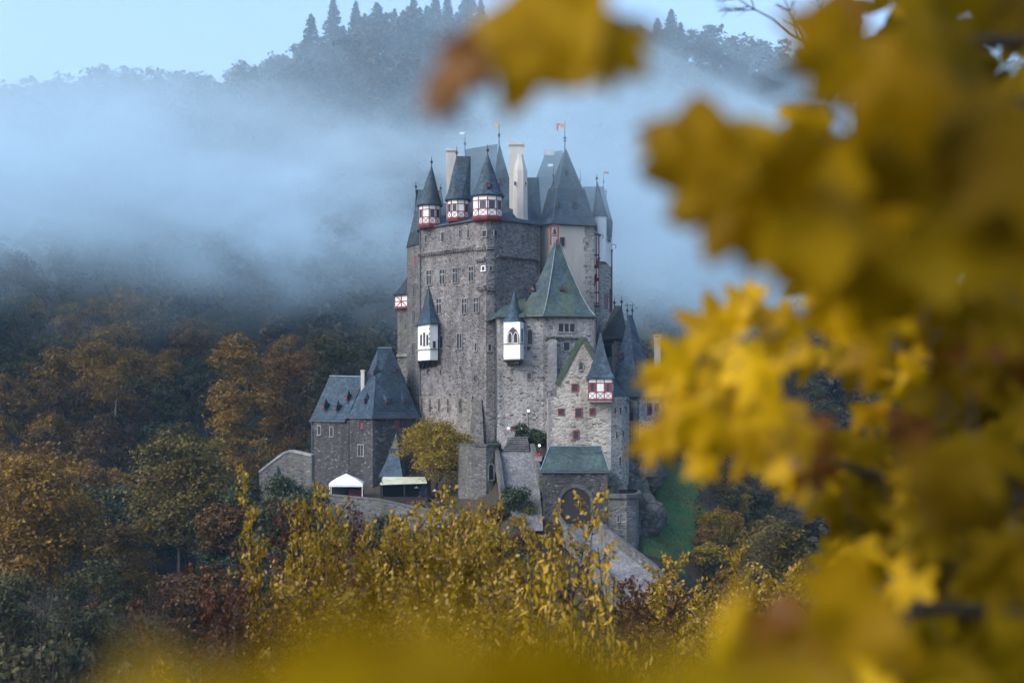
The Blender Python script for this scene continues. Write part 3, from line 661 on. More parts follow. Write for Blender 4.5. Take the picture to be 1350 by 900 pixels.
fg = MB(); extr(fg, [(-0.62, 0.02), (-0.62, 0.32), (-1.25, 0.24), (-1.2, 0.02)], c, X, Yn, -.02, .02); extr(fg, [(-0.85, -0.02), (-1.22, 0.02), (-1.15, -0.55), (-0.98, -0.9)], c, X, Yn, -.02, .02)
extr(fg, [(-0.2, -0.14), (-0.2, 0.14), (-0.48, 0.14), (-0.48, -0.14)], c, X, Yn, .02, .03); obj('flag_field', fg, M['flag_red'], fg_o)
finial(bt, 729.5, 201, 240, 218, 'vane', 0.05)

# ------------------------------------------------------------------ hall behind with steep hipped roof
ha = thing('hall_house', 'house with a broad pale slate hipped roof half hidden behind the beige plastered tower', 'building', P(735, 480, 214))
HP = [P2(704, 211), P2(750, 211), P2(752, 224), P2(708, 224)]; obj('wall', MB().prism(HP, -4, Zp(290, 211)), M['rubble'], ha)
hr_ = hip_roof(outset(HP, .5), Zp(292, 211), P(719, 202, 217), P(741, 198, 217), ((0, 0), (0.12, 0.30), (0.3, 0.62), (1, 1))); obj('roof', hr_, M['slate'], ha)
cm = MB(); cm.prism([P2(717, 215), P2(731, 215), P2(731, 217), P2(717, 217)], Zp(206, 216), Zp(198, 216)); obj('chimney', cm, M['chimney'], ha)

# ------------------------------------------------------------------ white house on the right flank
wh = thing('white_house', 'white plastered house with round turret and stone lower floors at the right of the castle', 'building', P(796, 470, 204))
WP = [P2(783, 202.8), P2(807, 207), P2(806, 220), P2(783, 220)]
obj('wall', MB().prism(WP, -4, Zp(348, 205)), M['rubble_tan'], wh)
wu = MB(); wu.loft([[(*p, Zp(352 if i in (1, 2) else 334, 205)) for i, p in enumerate(outset(WP, .1))], [(*p, Zp(308, 205)) for p in outset(WP, .1)]]); up = obj('upper_wall', wu, M['white'], wh)
s = 204 / FPX; c = P2(791, 204.2); t_ = MB(); t_.loft([[(c.x + 8.6 * s * math.cos(a), c.y + 8.6 * s * math.sin(a), z) for a in [i * math.pi / 8 for i in range(16)]] for z in (Zp(345, 204), Zp(285, 204))])
to = obj('turret', t_, M['white'], wh)
ap = P(787, 238, 204.2); rm = MB(); rm.loft([[(c.x + (ap.x - c.x) * h + 11 * s * k * math.cos(a), c.y + 11 * s * k * math.sin(a), Zp(285.5, 204) + (ap.z - Zp(285.5, 204)) * h) for a in [i * math.pi / 8 for i in range(16)]] for k, h in ((1, 0), (0.72, .22), (.38, .6), (.02, 1))]); obj('turret_roof', rm, M['slate'], to)
finial(to, 786.8, 204.2, 239, 230)
wr = hip_roof([P2(762, 206), P2(808, 209), P2(807, 221), P2(762, 221)], Zp(290, 207), P(768, 246, 214), P(796, 246, 214)); obj('roof', wr, M['slate'], wh)
finial(wh, 795.6, 214, 247, 228, 'flag_red', 0.05, 1); finial(wh, 799, 211, 256, 248, None, 0.05); finial(wh, 765, 214, 246, 222, 'vane', 0.05)
sl = MB(); sl.loft([[(*P2(a, b), Zp(y, 206)) for a, b in ((x0, 205.3), (x1, 206), (x1, 209), (x0, 209))] for x0, x1, y in ((803, 805, 319), (799.5, 806.8, 310), (799.5, 806.8, 289))]); obj('slate_bay', sl, M['slate'], wh)
sh = MB(); sh.loft([[(*P2(781, 201.5), Zp(307.5, 202)), (*P2(792, 201), Zp(312, 201)), (*P2(792, 204), Zp(310, 204)), (*P2(781, 204), Zp(306.5, 204))], [(*P2(781, 201.5), Zp(306, 202)), (*P2(792, 201), Zp(310.5, 201)), (*P2(792, 204), Zp(308.5, 204)), (*P2(781, 204), Zp(305, 204))]]); obj('porch_roof', sh, M['slate_dark'], wh)
tb = MB(); tb.prism([P2(782.5, 201.6), P2(790, 201.2), P2(790.5, 204), P2(782.5, 204)], Zp(402, 202), Zp(311, 202)); ba = obj('timbered_bay', tb, M['white'], wh)
tm = MB(); A3, B3 = Vector((*P2(782.5, 201.6), 0)), Vector((*P2(790, 201.2), 0)); uu = (B3 - A3).normalized(); nn = Vector((uu.y, -uu.x, 0))
for q in (0.05, 0.5, 0.95): tm.bar(A3.lerp(B3, q) + Vector((0, 0, Zp(402, 202))), A3.lerp(B3, q) + Vector((0, 0, Zp(311, 202))), .13, nn, -.05, .05)
for k, yy in enumerate((337, 352, 369, 386, 400)): tm.bar(A3 + Vector((0, 0, Zp(yy, 202))), B3 + Vector((0, 0, Zp(yy, 202))), .5 if k in (1, 2) else .2, nn, -.05, .06)
tm.bar(A3.lerp(B3, .5) + Vector((0, 0, Zp(352, 202))), B3 + Vector((0, 0, Zp(340, 202))), .35, nn, -.05, .055); tm.bar(A3 + Vector((0, 0, Zp(378, 202))), A3.lerp(B3, .5) + Vector((0, 0, Zp(362, 202))), .4, nn, -.05, .057)
obj('timber_frame', tm, M['red'], ba)
for px, py, a, b in ((797.5, 397, 1.6, 20), (800.2, 397, 1.6, 20), (804.5, 396, 2.4, 30)): window(wh, WP[0], WP[1], px, py, a, b, 'dressed', 'single', .05, .04, 'red', 'shutter')
for (px, py, Y) in ((809, 325, 206), (792, 312, 201)):
    cu = MB(); p = P(px, py, Y); cu.tube([p + Vector((-.35 + .35 * (1 - math.cos(a)), 0, .32 * math.sin(a))) for a in [i * 0.45 for i in range(10)]], [.05] * 10, 5); obj('iron_bracket', cu, M['iron'], wh)
pipe(wh, 806.8, 206.6, 330, 420)

# ------------------------------------------------------------------ chapel house with the mossy pyramid roof
cp = thing('chapel_house', 'pale stone house under a large mossy green pyramid roof with a white gothic oriel', 'building', P(720, 560, 187))
CPO = [P2(655, 188), P2(716, 186.2), P2(783, 187.6), P2(786, 197), P2(655, 195)]; ZC = Zp(417, 187)
obj('wall', MB().prism(CPO, -7, ZC), M['rubble_pale'], cp)
cbz = [P2(679, 187.0), P2(716, 185.3), P2(785, 187.2), P2(787, 197), P2(680, 196)]
cap_ = P(734, 316, 192.5); cr = hip_roof(cbz, ZC + .05, cap_, cap_ + Vector((.1, 0, 0)), ((0, 0), (0.14, 0.08), (0.36, 0.27), (0.66, 0.6), (0.97, 1))); obj('roof', cr, M['slate_moss'], cp)
obj('ridge_lead', hips(cr, (1, 2), .16), M['lead'], cp); eaves(cp, cbz[:3], ZC - .05, .12)
lt = MB(); lt.loft([[(*P2(640, 190.2), Zp(424, 190)), (*P2(657, 186.9), Zp(418, 187)), (*P2(692, 185.9), Zp(419, 187)), (*P2(694, 195), Zp(398, 192)), (*P2(657, 193), Zp(404, 190))], [(*P2(640, 190.2), Zp(423, 190)), (*P2(657, 186.9), Zp(415.5, 187)), (*P2(692, 185.9), Zp(416, 187)), (*P2(694, 195), Zp(388, 192)), (*P2(664, 193), Zp(398, 190))]]); obj('lean_to_roof', lt, M['slate_moss'], cp)
for px, py in ((704, 381), (740, 381)): tri_dormer(cp, cr, px, py + 2, 6, 7)
A, B = CPO[1], CPO[2]
window(cp, A, B, 747, 432, 21, 10.5, 'dressed', 'triple', .15); window(cp, A, B, 747, 456.5, 7.5, 10.5, 'dressed'); window(cp, CPO[0], A, 699, 443.5, 6, 20, 'dressed', 'gothic', .14)
window(cp, CPO[0], A, 698, 495.5, 5, 8, 'dressed'); window(cp, CPO[0], A, 697, 459, 4, 5, 'rubble_pale', 'single', .08, .04)
frieze(cp, A, B, 719, 762, lambda p: 444.5, 7, 3.5, 'blind_arcade', 'rubble_mid')
pb = MB(); pb.loft([[(*q, z) for q in (P2(722 - e, 185.2), P2(734 + e, 185.3), P2(734 + e, 188), P2(722 - e, 188))] for z, e in ((-7, 0), (Zp(453, 186), 0), (Zp(452.5, 186), .8), (Zp(450, 186), .8), (Zp(447, 186), -3))]); obj('buttress', pb, M['dressed'], cp)
O2 = [P2(664, 185.6), P2(685.5, 184.4), P2(690.3, 185.8), P2(690.5, 190), P2(664, 190)]
o2 = obj('oriel', MB().prism(O2, Zp(474, 185), Zp(424.5, 185)), M['white'], cp)
ol = MB(); ol.prism(outset(O2, .12), Zp(453.6, 185), Zp(452.2, 185)); ol.prism(outset(O2, .12), Zp(474.5, 185), Zp(473, 185)); obj('string_course', ol, M['dressed'], o2)
window(o2, O2[0], O2[1], 676.5, 442, 14.5, 20, 'dressed', 'gothic', .12, .06)
for px in (672.8, 680.2): window(o2, O2[0], O2[1], px, 445, 5, 13.5, 'white', 'gothic', .07, .10)
window(o2, O2[1], O2[2], 688, 442, 1.6, 17, 'dressed', 'single', .05, .05)
s = 186.5 / FPX; c = P2(677.3, 187); ap = P(678.5, 383, 187)
rm = MB(); rm.loft([[(c.x + (ap.x - c.x) * h + 15.4 * s * k * math.cos(a), c.y + 15.4 * s * k * math.sin(a), Zp(425, 186) + (ap.z - Zp(425, 186)) * h) for a in [i * math.pi / 8 for i in range(16)]] for k, h in ((.97, -.02), (1, 0.02), (.72, .18), (.42, .5), (.03, 1))]); obj('roof', rm, M['slate'], o2)
cb = MB(); cb.loft([[(*p, Zp(474.5, 185)) for p in outset(O2, -.3)], [(*p, Zp(481, 185)) for p in outset(O2, -.9)]]); obj('corbels', cb, M['rubble_dark'], o2)
bc = MB(); q0 = P(731, 320, 191.2)
for dx in (-.5, .5): bc.box(q0 + Vector((dx, 0, 1.0)), .2, .3, 2.6)
bc.box(q0 + Vector((0, 0, 2.25)), 1.2, .35, .2); bc.box(q0 + Vector((0, 0, .95)), .8, .2, .12)
bco = obj('bell_cote', bc, M['red'], cp)
bl = MB(); bl.loft([[q0 + Vector((r * math.cos(a), r * math.sin(a), z)) for a in [i * math.pi / 5 for i in range(10)]] for r, z in ((.3, 1.15), (.22, 1.45), (.16, 1.75), (.05, 1.9))]); obj('bell', bl, M['iron'], bco)
pipe(cp, 654.6, 187.3, 418, 560, r=.11); pipe(cp, 784.5, 187.3, 420, 470)

# ------------------------------------------------------------------ dark hipped house between chapel house and blue roof
dh = thing('rear_house', 'small rear house with dark hipped roof between the white house and the big blue roof', 'building', P(808, 520, 198))
DP = [P2(792, 199), P2(808.5, 195.6), P2(826, 198), P2(825, 207), P2(794, 207)]; ZD = Zp(447, 197)
obj('wall', MB().prism(DP, -6, ZD), M['rubble_tan'], dh)
dr = hip_roof(outset(DP, .5), ZD, P(810.5, 403, 201), P(819.5, 403, 200.5), ((0, 0), (.1, .07), (1, 1))); obj('roof', dr, M['slate_dark'], dh)
finial(dh, 810, 201, 403, 393); finial(dh, 819.5, 200.5, 403, 390)
window(dh, DP[0], DP[1], 802, 462, 9, 14, 'slate', 'triple', .1); window(dh, DP[0], DP[1], 802, 450.5, 13, 4, 'slate', 'single', .05, .04, 'slate', 'panel')

# ------------------------------------------------------------------ house with the big blue slate roof
gh = thing('blue_roof_house', 'house with huge steep blue roof topped by two iron crosses behind the gabled house', 'building', P(838, 590, 190))
GP = [P2(803, 191), P2(842, 187.6), P2(872, 190), P2(870, 204), P2(806, 204)]; ZG = Zp(521, 189)
obj('wall', MB().prism(GP, -13, ZG), M['rubble_pale'], gh)
gr_ = hip_roof(outset(GP, .55), ZG, P(828.5, 415, 194.5), P(833.5, 415, 196), ((0, 0), (.16, .07), (.5, .42), (1, 1))); obj('roof', gr_, M['slate'], gh)
obj('ridge_lead', hips(gr_, (1, 2), .08), M['slate'], gh); tri_dormer(gh, gr_, 820.5, 473, 6, 8)
finial(gh, 827, 194.6, 416, 399, None, .06, -1, True); finial(gh, 833.7, 196, 416, 399, None, .06, -1, True)
window(gh, GP[0], GP[1], 832.5, 548.5, 5.5, 12, 'dressed', 'single', .08); window(gh, GP[1], GP[2], 856, 539, 4.5, 15, 'red', 'single', .08); window(gh, GP[1], GP[2], 866, 537, 4, 10, 'red', 'single', .08)
pipe(gh, 841.5, 187.2, 522, 590); eaves(gh, outset(GP, .55)[:3], ZG - .15)
cm = MB(); cm.prism([P2(862.5, 197), P2(871, 197), P2(871, 198.2), P2(862.5, 198.2)], 0, Zp(446, 197)); cm.prism([P2(861.5, 196.8), P2(872, 196.8), P2(872, 198.4), P2(861.5, 198.4)], Zp(446, 197), Zp(444.5, 197))
for q in (863, 870): cm.prism([P2(q - 1, 197.2), P2(q + 1, 197.2), P2(q + 1, 197.6), P2(q - 1, 197.6)], Zp(444.5, 197), Zp(442, 197))
cm.prism([P2(860.5, 196.8), P2(872.5, 196.8), P2(872.5, 198), P2(860.5, 198)], Zp(442, 197), Zp(441, 197)); obj('chimney', cm, M['chimney'], gh)
bu = MB(); bu.loft([[(*P2(861, 190), -15), (*P2(877, 189.5), -15), (*P2(877, 194), -15), (*P2(861, 194), -15)], [(*P2(861, 190.5), Zp(588, 190)), (*P2(869, 190.2), Zp(588, 190)), (*P2(870, 194), Zp(588, 190)), (*P2(862, 194), Zp(588, 190))]]); obj('buttress', bu, M['rubble_tan'], gh)

# ------------------------------------------------------------------ gabled house in front
fh = thing('gabled_house', 'tan stone house with pointed mossy gable and red and white timbered turret above the gatehouse', 'building', P(775, 640, 177))
FP = [P2(721, 178.6), P2(722.6, 176.8), P2(806, 175.6), P2(820, 176.6), P2(829, 180), P2(830, 193), P2(721, 193)]; ZF = Zp(523, 176.5)
obj('wall', MB().prism(FP, -13, ZF), M['rubble_tan'], fh)
A, B = FP[1], FP[2]; ug, ng = axes(A, B); c0 = on_wall(767, 523, A, B)
def lp(px, py): q = on_wall(px, py, A, B); return ((q - c0).dot(ug), q.z - c0.z)
gm = MB(); extr(gm, [lp(*q) for q in ((734, 525), (734, 506), (765.5, 447.5), (770, 447.5), (801, 503), (801, 525))], c0, ug, ng, -.9, -.004); obj('gable', gm, M['rubble_tan'], fh)
co = MB()
for a, b in (((733.5, 508), (766.5, 446)), ((769, 446), (801, 502))):
    qa, qb = on_wall(*a, A, B), on_wall(*b, A, B); co.bar(qa, qb, .62, ng, -1.0, .14)
co.frame_box(on_wall(767.7, 446.5, A, B), ug, (0, 0, 1), ng, .3, .25, -.9, .16); obj('coping', co, M['slate_moss'], fh)
sp_ = MB(); extr(sp_, [lp(*q) for q in ((721, 525), (721, 517), (729, 512), (735, 511), (735, 525))], c0, ug, ng, -1.2, -.006); obj('parapet', sp_, M['rubble_mid'], fh)
frf = hip_roof([P2(736, 178), P2(830.8, 178.2), P2(832, 194), P2(736, 194)], Zp(527, 177), P(767.5, 452, 177.6), P(769, 452, 190)); 
fr2 = MB(); e0, e1, e2, e3 = [Vector((*q, Zp(528, 177))) for q in (P2(736, 177.4), P2(806, 176.2), P2(831, 179.3), P2(832, 194))]
r0, r1 = P(768, 452, 178), P(769, 452, 192); el = Vector((*P2(735, 194), Zp(506, 177))); e0.z = el.z
fr2.v += [e0, e1, e2, e3, r0, r1, el]; fr2.f += [(0, 4, 5, 6), (1, 4, 0), (1, 2, 4), (2, 3, 5, 4), (3, 6, 5), (0, 6, 3, 2, 1)]; obj('roof', fr2, M['slate_moss'], fh)
eaves(fh, (e1, e2), Zp(528, 177), .12)
for px, py, a, b in ((758, 511, 6.5, 8.5), (740, 543, 6, 7), (763, 544, 7, 10.5), (781, 542.5, 5.5, 7), (759.5, 573, 6, 9.5)): window(fh, A, B, px, py, a, b, 'red', 'single', .14, .08)
window(fh, A, B, 766, 482, 5.5, 10, 'dressed', 'gothic', .1); window(fh, A, B, 766, 484.5, 1.6, 7, 'dressed', 'single', .05, .06)
for px, py, a, b, A2, B2 in ((811, 541, 1.4, 8, FP[2], FP[3]), (818, 541, 1.4, 8, FP[2], FP[3]), (825, 540, 1.6, 9, FP[3], FP[4]), (813, 574, 1.4, 8, FP[2], FP[3]), (821.7, 571, 1.6, 7, FP[3], FP[4]), (817.5, 608, 2, 12, FP[2], FP[3])): window(fh, A2, B2, px, py, a, b, 'rubble_tan', 'single', .05, .03)
TQ = [P2(775.8, 174.4), P2(807, 174.0), P2(808.6, 178), P2(776, 178)]; z0, z1 = Zp(529, 174.5), Zp(497, 174.5)
tq = obj('turret', MB().prism(TQ, z0 - .05, z1), M['white'], fh)
tm = MB(); wl = []; timber_bars(tm, wl, TQ[0], TQ[1], z0, z1, 3, (0, 2)); timber_bars(tm, wl, TQ[1], TQ[2], z0, z1, 1, (), xs=True)
obj('timber_frame', tm, M['red'], tq); panes(wl, tq)
for c, u, n, hu, hv in wl:
    for sgn in (-1, 1):
        q = MB(); q.frame_box(c + u * (sgn * hu * .72), u, (0, 0, 1), n, hu * .3, hv * .98, 0, .05); obj('shutter', q, M['red'], tq)
tr3 = hip_roof(outset(TQ, .45), z1, P(791.3, 437, 176), P(791.8, 437, 176), ((0, 0), (.2, .10), (.6, .48), (1, 1))); obj('turret_roof', tr3, M['slate'], tq)
bk = MB(); bk.loft([[(*P2(800, 174.6), Zp(640, 175)), (*P2(821, 174.8), Zp(640, 175)), (*P2(823, 178), Zp(640, 175)), (*P2(800, 178), Zp(640, 175))], [(*P2(806, 175.3), Zp(628, 175)), (*P2(812, 175.4), Zp(624, 175)), (*P2(814, 178), Zp(624, 175)), (*P2(806, 178), Zp(628, 175))]]); obj('buttress', bk, M['rubble_mid'], fh)

# ------------------------------------------------------------------ gatehouse
gt = thing('gatehouse', 'low gatehouse with green slate hipped roof and a dark arched wooden gate', 'building', P(758, 690, 170))
GTP = [P2(715.5, 168.4), P2(801, 168.2), P2(801, 175.2), P2(715.5, 175.4)]; ZH = Zp(621.5, 168.3)
obj('wall', MB().prism(GTP, -17, ZH), M['rubble_dark'], gt)
gtr = hip_roof(outset(GTP, .4), ZH + .1, P(724.5, 588.5, 172.2), P(792.5, 588.5, 172.2), ((0, 0), (.12, .08), (1, 1))); obj('roof', gtr, M['slate_green'], gt)
lm = hips(gtr, (0, 1), .16); rt = gtr.hips[-1]; lm.tube([Vector(rt[0]) + Vector((0, 0, .05)), Vector(rt[1]) + Vector((0, 0, .05))], [.12, .12], 6); obj('ridge_lead', lm, M['lead'], gt); eaves(gt, outset(GTP, .4)[:2], ZH - .1)
A, B = GTP[0], GTP[1]; u, n = axes(A, B); c = on_wall(759, 668, A, B); hu = 19.5 * 168.3 / FPX; hv = 25.5 * 168.3 / FPX
I = outline(hu, hv, 'round'); O = [(a * 1.22, b * 1.0 if b <= -hv + .01 else hv - hu + (b - hv + hu) * 1.22) for a, b in I]
I2 = I[1:] + I[:1]; O2_ = O[1:] + O[:1]; am = MB()
for k in range(len(I2) - 1):
    g = .03; o0, o1_, i0, i1 = [Vector((*q, 0)) for q in (O2_[k], O2_[k + 1], I2[k], I2[k + 1])]
    nseg = 4 if (o0 - o1_).length > 1.2 else 1
    for m_ in range(nseg):
        f0, f1 = m_ / nseg + g / 2, (m_ + 1) / nseg - g / 2
        ex = .0 if (k + m_) % 2 else .06
        extr(am, [tuple(i0.lerp(i1, f0)[:2]), tuple(i0.lerp(i1, f1)[:2]), tuple((o0.lerp(o1_, f1) * (1 + ex * .5))[:2]), tuple((o0.lerp(o1_, f0) * (1 + ex * .5))[:2])], c, u, n, -.3, .20 + ex * .3)
obj('gate_arch', am, M['dressed_dark'], gt)
dm = MB(); extr(dm, I, c, u, n, -.2, .02)
for k in range(-7, 8):
    hh = hv - hu + math.sqrt(max(0, hu * hu - (k * hu / 7.5) ** 2)); dm.frame_box(c + u * (k * hu / 7.5) + Vector((0, 0, (hh - hv) / 2)), u, (0, 0, 1), n, hu / 17, (hh + hv) / 2 - .03, 0, .05)
obj('gate', dm, M['wood'], gt)
# ------------------------------------------------------------------ bastion beside the gate
bs = thing('bastion', 'low stone bastion with a thick parapet rim right beside the gatehouse', 'bastion', P(822, 712, 169))
BSP = [P2(801.5, 167.6), P2(826, 166.8), P2(838, 167.6), P2(842.5, 170), P2(842, 176), P2(801.5, 176)]; zb = Zp(656, 168)
obj('wall', MB().prism(BSP, -18, zb), M['rubble_mid'], bs)
rim = MB(); oo, ii = outset(BSP, .35), outset(BSP, -.35); rim.loft([[(*p, z) for p in L] for L, z in ((ii, zb), (oo, zb + .02), (oo, zb + .5), (ii, zb + .55))], False, False); obj('parapet', rim, M['dressed_dark'], bs)
window(bs, BSP[0], BSP[1], 815.5, 683, 1.6, 9, 'dressed', 'single', .08)
def low_wall(name, label, pts, h, th, mat, cap='dressed_dark', down=1.5):
    t = thing(name, label, 'wall', pts[0]); L, R = [], []
    for i, p in enumerate(pts):
        p = Vector(p); d = Vector(pts[min(i + 1, len(pts) - 1)]) - Vector(pts[max(i - 1, 0)]); nn = Vector((-d.y, d.x, 0)).normalized() * th / 2
        L.append(p + nn); R.append(p - nn)
    Z = Vector((0, 0, 1)); mb = MB(); mb.loft([[a - Z * down, b - Z * down, b + Z * h, a + Z * h] for a, b in zip(L, R)]); obj('wall', mb, M[mat], t)
    cm = MB(); k = 1.35; mid = [(a + b) / 2 for a, b in zip(L, R)]
    cm.loft([[m + (a - m) * k + Z * (h + .004), m + (b - m) * k + Z * (h + .004), m + (b - m) * .9 + Z * (h + .2), m + (a - m) * .9 + Z * (h + .2)] for a, b, m in zip(L, R, mid)]); obj('coping', cm, M[cap], t)
    return t
low_wall('parapet_wall', 'stone parapet wall along the left edge of the ramp below the gate', [P(736, 690, 167.6)] + [P(*a) for a in RL[1:]], 0.85, .45, 'rubble_mid')
low_wall('parapet_wall', 'stone parapet wall along the right edge of the ramp below the bastion', [P(783, 690, 167.2)] + [P(*a) for a in RR[1:]], 0.95, .45, 'rubble_mid')
low_wall('parapet_wall', 'curving stone parapet wall beside the left edge of the courtyard path', [P(650, 596, 177.5), P(656, 606, 176), P(659, 622, 174), P(661, 640, 172), P(663, 655, 170.5)], 0.9, .5, 'rubble_mid')
low_wall('parapet_wall', 'short stone wall beside the right edge of the courtyard path left of the gatehouse', [P(702, 597, 177), P(708, 618, 174.5), P(713, 640, 172)], 1.0, .5, 'rubble_mid')
# round bastion wall left of the courtyard path
cb_ = thing('curved_wall', 'curved grey stone bastion wall with a dark arched opening left of the courtyard path', 'wall', P(640, 640, 182))
arc = [P2(606, 179.6), P2(625, 176.2), P2(641, 175.4), P2(650, 176), P2(656, 177.6), P2(659, 180.5)]
mb = MB(); th = [Vector((p.x - .25, p.y + .8)) for p in arc]; mb.loft([[(*a, -14), (*b, -14), (*b, Zp(588.5, 176)), (*a, Zp(588.5, 176))] for a, b in zip(arc, th)]); obj('wall', mb, M['rubble_mid'], cb_)
mb = MB(); arc2 = [Vector((p.x + .12, p.y - .2)) for p in arc]; th2 = [Vector((p.x - .4, p.y + 1.0)) for p in arc]; mb.loft([[(*a, Zp(588.4, 176)), (*b, Zp(588.4, 176)), (*b, Zp(585.3, 176)), (*a, Zp(585.3, 176))] for a, b in zip(arc2, th2)]); obj('coping', mb, M['dressed_dark'], cb_)
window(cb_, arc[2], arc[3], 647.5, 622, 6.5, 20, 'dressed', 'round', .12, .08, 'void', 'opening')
# stairs
stp = thing('stone_stairway', 'broad flight of stone steps climbing from the courtyard path to the castle entrance', 'steps', P(680, 597, 177))
sm = MB(); nsm = MB(); za, zb2 = Zp(598, 177), Zp(576, 183.5); nst = 8
for k in range(nst):
    y = 177.1 + 6.3 * k / nst; z = za + (zb2 - za) * (k + 1) / nst; cx = P2(680 + k * .5, y).x
    sm.box((cx, y + 2, z - 1.0), (36 - k * 1.6) * 178 / FPX, 4, 2.0); nsm.box((cx, y + .22, z - .02), (36 - k * 1.6) * 178 / FPX + .06, .6, .07)
obj('risers', sm, M['rubble_dark'], stp); obj('treads', nsm, M['dressed'], stp)
lw2 = MB(); lw2.box(P(686, 572, 184.6), 2.6, .4, 0.8); obj('landing_wall', lw2, M['dressed'], stp)
low_wall('terrace_wall', 'long curving stone terrace wall with pale coping below the white tent and the market stall', [P(382, 664, 185), P(416, 664, 182), P(447, 667, 180), P(500, 672, 178), P(545, 682, 176), P(588, 690, 174), P(612, 694, 174)], 1.25, .6, 'rubble_mid', down=4.5)

# ------------------------------------------------------------------ house at the left
lh = thing('outer_house', 'dark stone outer house at the left with pyramid slate roof and lower hipped wing', 'building', P(480, 640, 197))
LP = [P2(410.5, 203), P2(460.5, 197), P2(491, 193.5), P2(553, 198.5), P2(556, 212), P2(415, 216)]
wm = MB(); wm.prism([LP[1], LP[2], LP[3], LP[4], P2(470, 213)], -14, -1.0); obj('wall', wm, M['rubble_dark'], lh)
wm = MB(); wm.prism([LP[0], P2(459.8, 198.2), P2(468, 212), P2(415, 216)], -14, -1.5); obj('wing_wall', wm, M['rubble_dark'], lh)
lb = [P2(457, 197.4), P2(491, 192.7), P2(555, 198.2), P2(558, 212), P2(470, 213)]
lr1 = hip_roof(lb, -1.0, P(498.5, 459, 202), P(516, 459, 202.5), ((0, 0), (.12, .07), (.5, .46), (1, 1))); obj('roof', lr1, M['slate'], lh)
lb2 = [P2(407.5, 203.4), P2(455, 198.2), P2(466, 206), P2(468, 213), P2(414, 216)]
lr2 = hip_roof(lb2, -1.5, P(434.5, 496, 207), P(481, 497, 205), ((0, 0), (.12, .08), (1, 1))); obj('wing_roof', lr2, M['slate'], lh)
rl = MB(); rl.tube([P(434.5, 495.5, 207), P(481, 496.5, 205)], [.12, .12], 6); obj('ridge_lead', rl, M['lead'], lh); rl = MB(); rl.tube([P(498, 458.5, 202), P(516.5, 458.5, 202.5)], [.13, .13], 6); obj('ridge_lead', rl, M['lead'], lh); obj('hip_lead', hips(lr1, (1,), .08), M['slate_dark'], lh)
for mb_, L in ((lr2, ((428, 538), (444, 540), (458, 527))), (lr1, ((482, 531), (509, 531), (531.5, 531), (494, 494)))):
    for px, py in L: dormer(lh, mb_, px, py, 4.6, 5.0, 9)
tri_dormer(lh, lr1, 518.7, 491, 5.5, 6.5)
cm = MB(); cm.box(P(478.3, 502, 199.5), .5, .8, 3.0); cm.box(P(478.3, 488.5, 199.5), .62, .9, .2); obj('chimney', cm, M['chimney'], lh)
for px, py, a, b in ((421.3, 567, 3.6, 11), (437.5, 569, 3.6, 12)): window(lh, LP[0], P2(459.8, 198.2), px, py, a, b, 'dressed', 'single', .14)
window(lh, LP[1], LP[2], 476, 593.5, 6.4, 14, 'dressed', 'double', .15); window(lh, LP[1], LP[2], 477, 561, 3.4, 9, 'rubble_dark', 'single', .06, .05, 'red', 'shutter'); window(lh, LP[2], LP[3], 523, 559.5, 6.5, 12, 'rubble_dark', 'single', .06, .05, 'red', 'shutter')
finial(lh, 498.5, 202, 459, 452, None, .05); finial(lh, 516, 202.5, 459, 450, None, .05); pipe(lh, 411, 202.6, 556, 600); eaves(lh, lb[:3], -1.15); eaves(lh, lb2[:2], -1.65)
lt_ = thing('lean_to_shed', 'small shed with steep dark slate roof leaning against the right of the outer house', 'shed', P(516, 645, 190))
obj('wall', MB().prism([P2(503, 189.6), P2(529, 188), P2(533, 196), P2(506, 197)], -14, Zp(629, 189)), M['rubble_dark'], lt_)
lr3 = hip_roof([P2(499, 189.2), P2(531, 187.2), P2(536, 196.6), P2(504, 198)], Zp(628, 188.5), P(522, 571, 194), P(525, 571, 194.5), ((0, 0), (.5, .42), (1, 1))); obj('roof', lr3, M['slate'], lt_); tri_dormer(lt_, lr3, 526, 597, 4, 6)
rw = thing('ruined_gable_wall', 'free standing grey gable wall at the far left beside the outer house', 'wall', P(370, 655, 190))
A, B = P2(341, 192), P2(411, 189); u, n = axes(A, B); c0 = on_wall(375, 640, A, B); lpx = lambda q: ((on_wall(*q, A, B) - c0).dot(u), on_wall(*q, A, B).z - c0.z)
gpts = [(341.5, 672), (341.5, 622), (358, 609), (374, 597), (383, 594), (397, 597), (411, 600), (411, 672)]
mb = MB(); extr(mb, [lpx(q) for q in gpts], c0, u, n, -.8, 0); obj('wall', mb, M['rubble_mid'], rw)
mb = MB()
for a, b in zip(gpts[1:6], gpts[2:7]): mb.bar(on_wall(*a, A, B), on_wall(*b, A, B), .3, n, -.9, .12)
obj('coping', mb, M['dressed'], rw)
ct = thing('round_pavilion', 'little round turret with a dark pointed cone roof in front of the grey gable wall', 'turret', P(366, 665, 184))
s = 184 / FPX; c = P2(366.5, 184.5); circ = lambda r, z: [(c.x + r * s * math.cos(a), c.y + r * s * math.sin(a), z) for a in [i * math.pi / 8 for i in range(16)]]
obj('wall', MB().loft([circ(10.5, -15), circ(10.5, Zp(645, 184))]), M['rubble_mid'], ct); obj('roof', MB().loft([circ(14, Zp(646, 184)), circ(13.5, Zp(644, 184)), circ(6.5, Zp(629, 184)), circ(.3, Zp(613, 184))]), M['slate_dark'], ct)
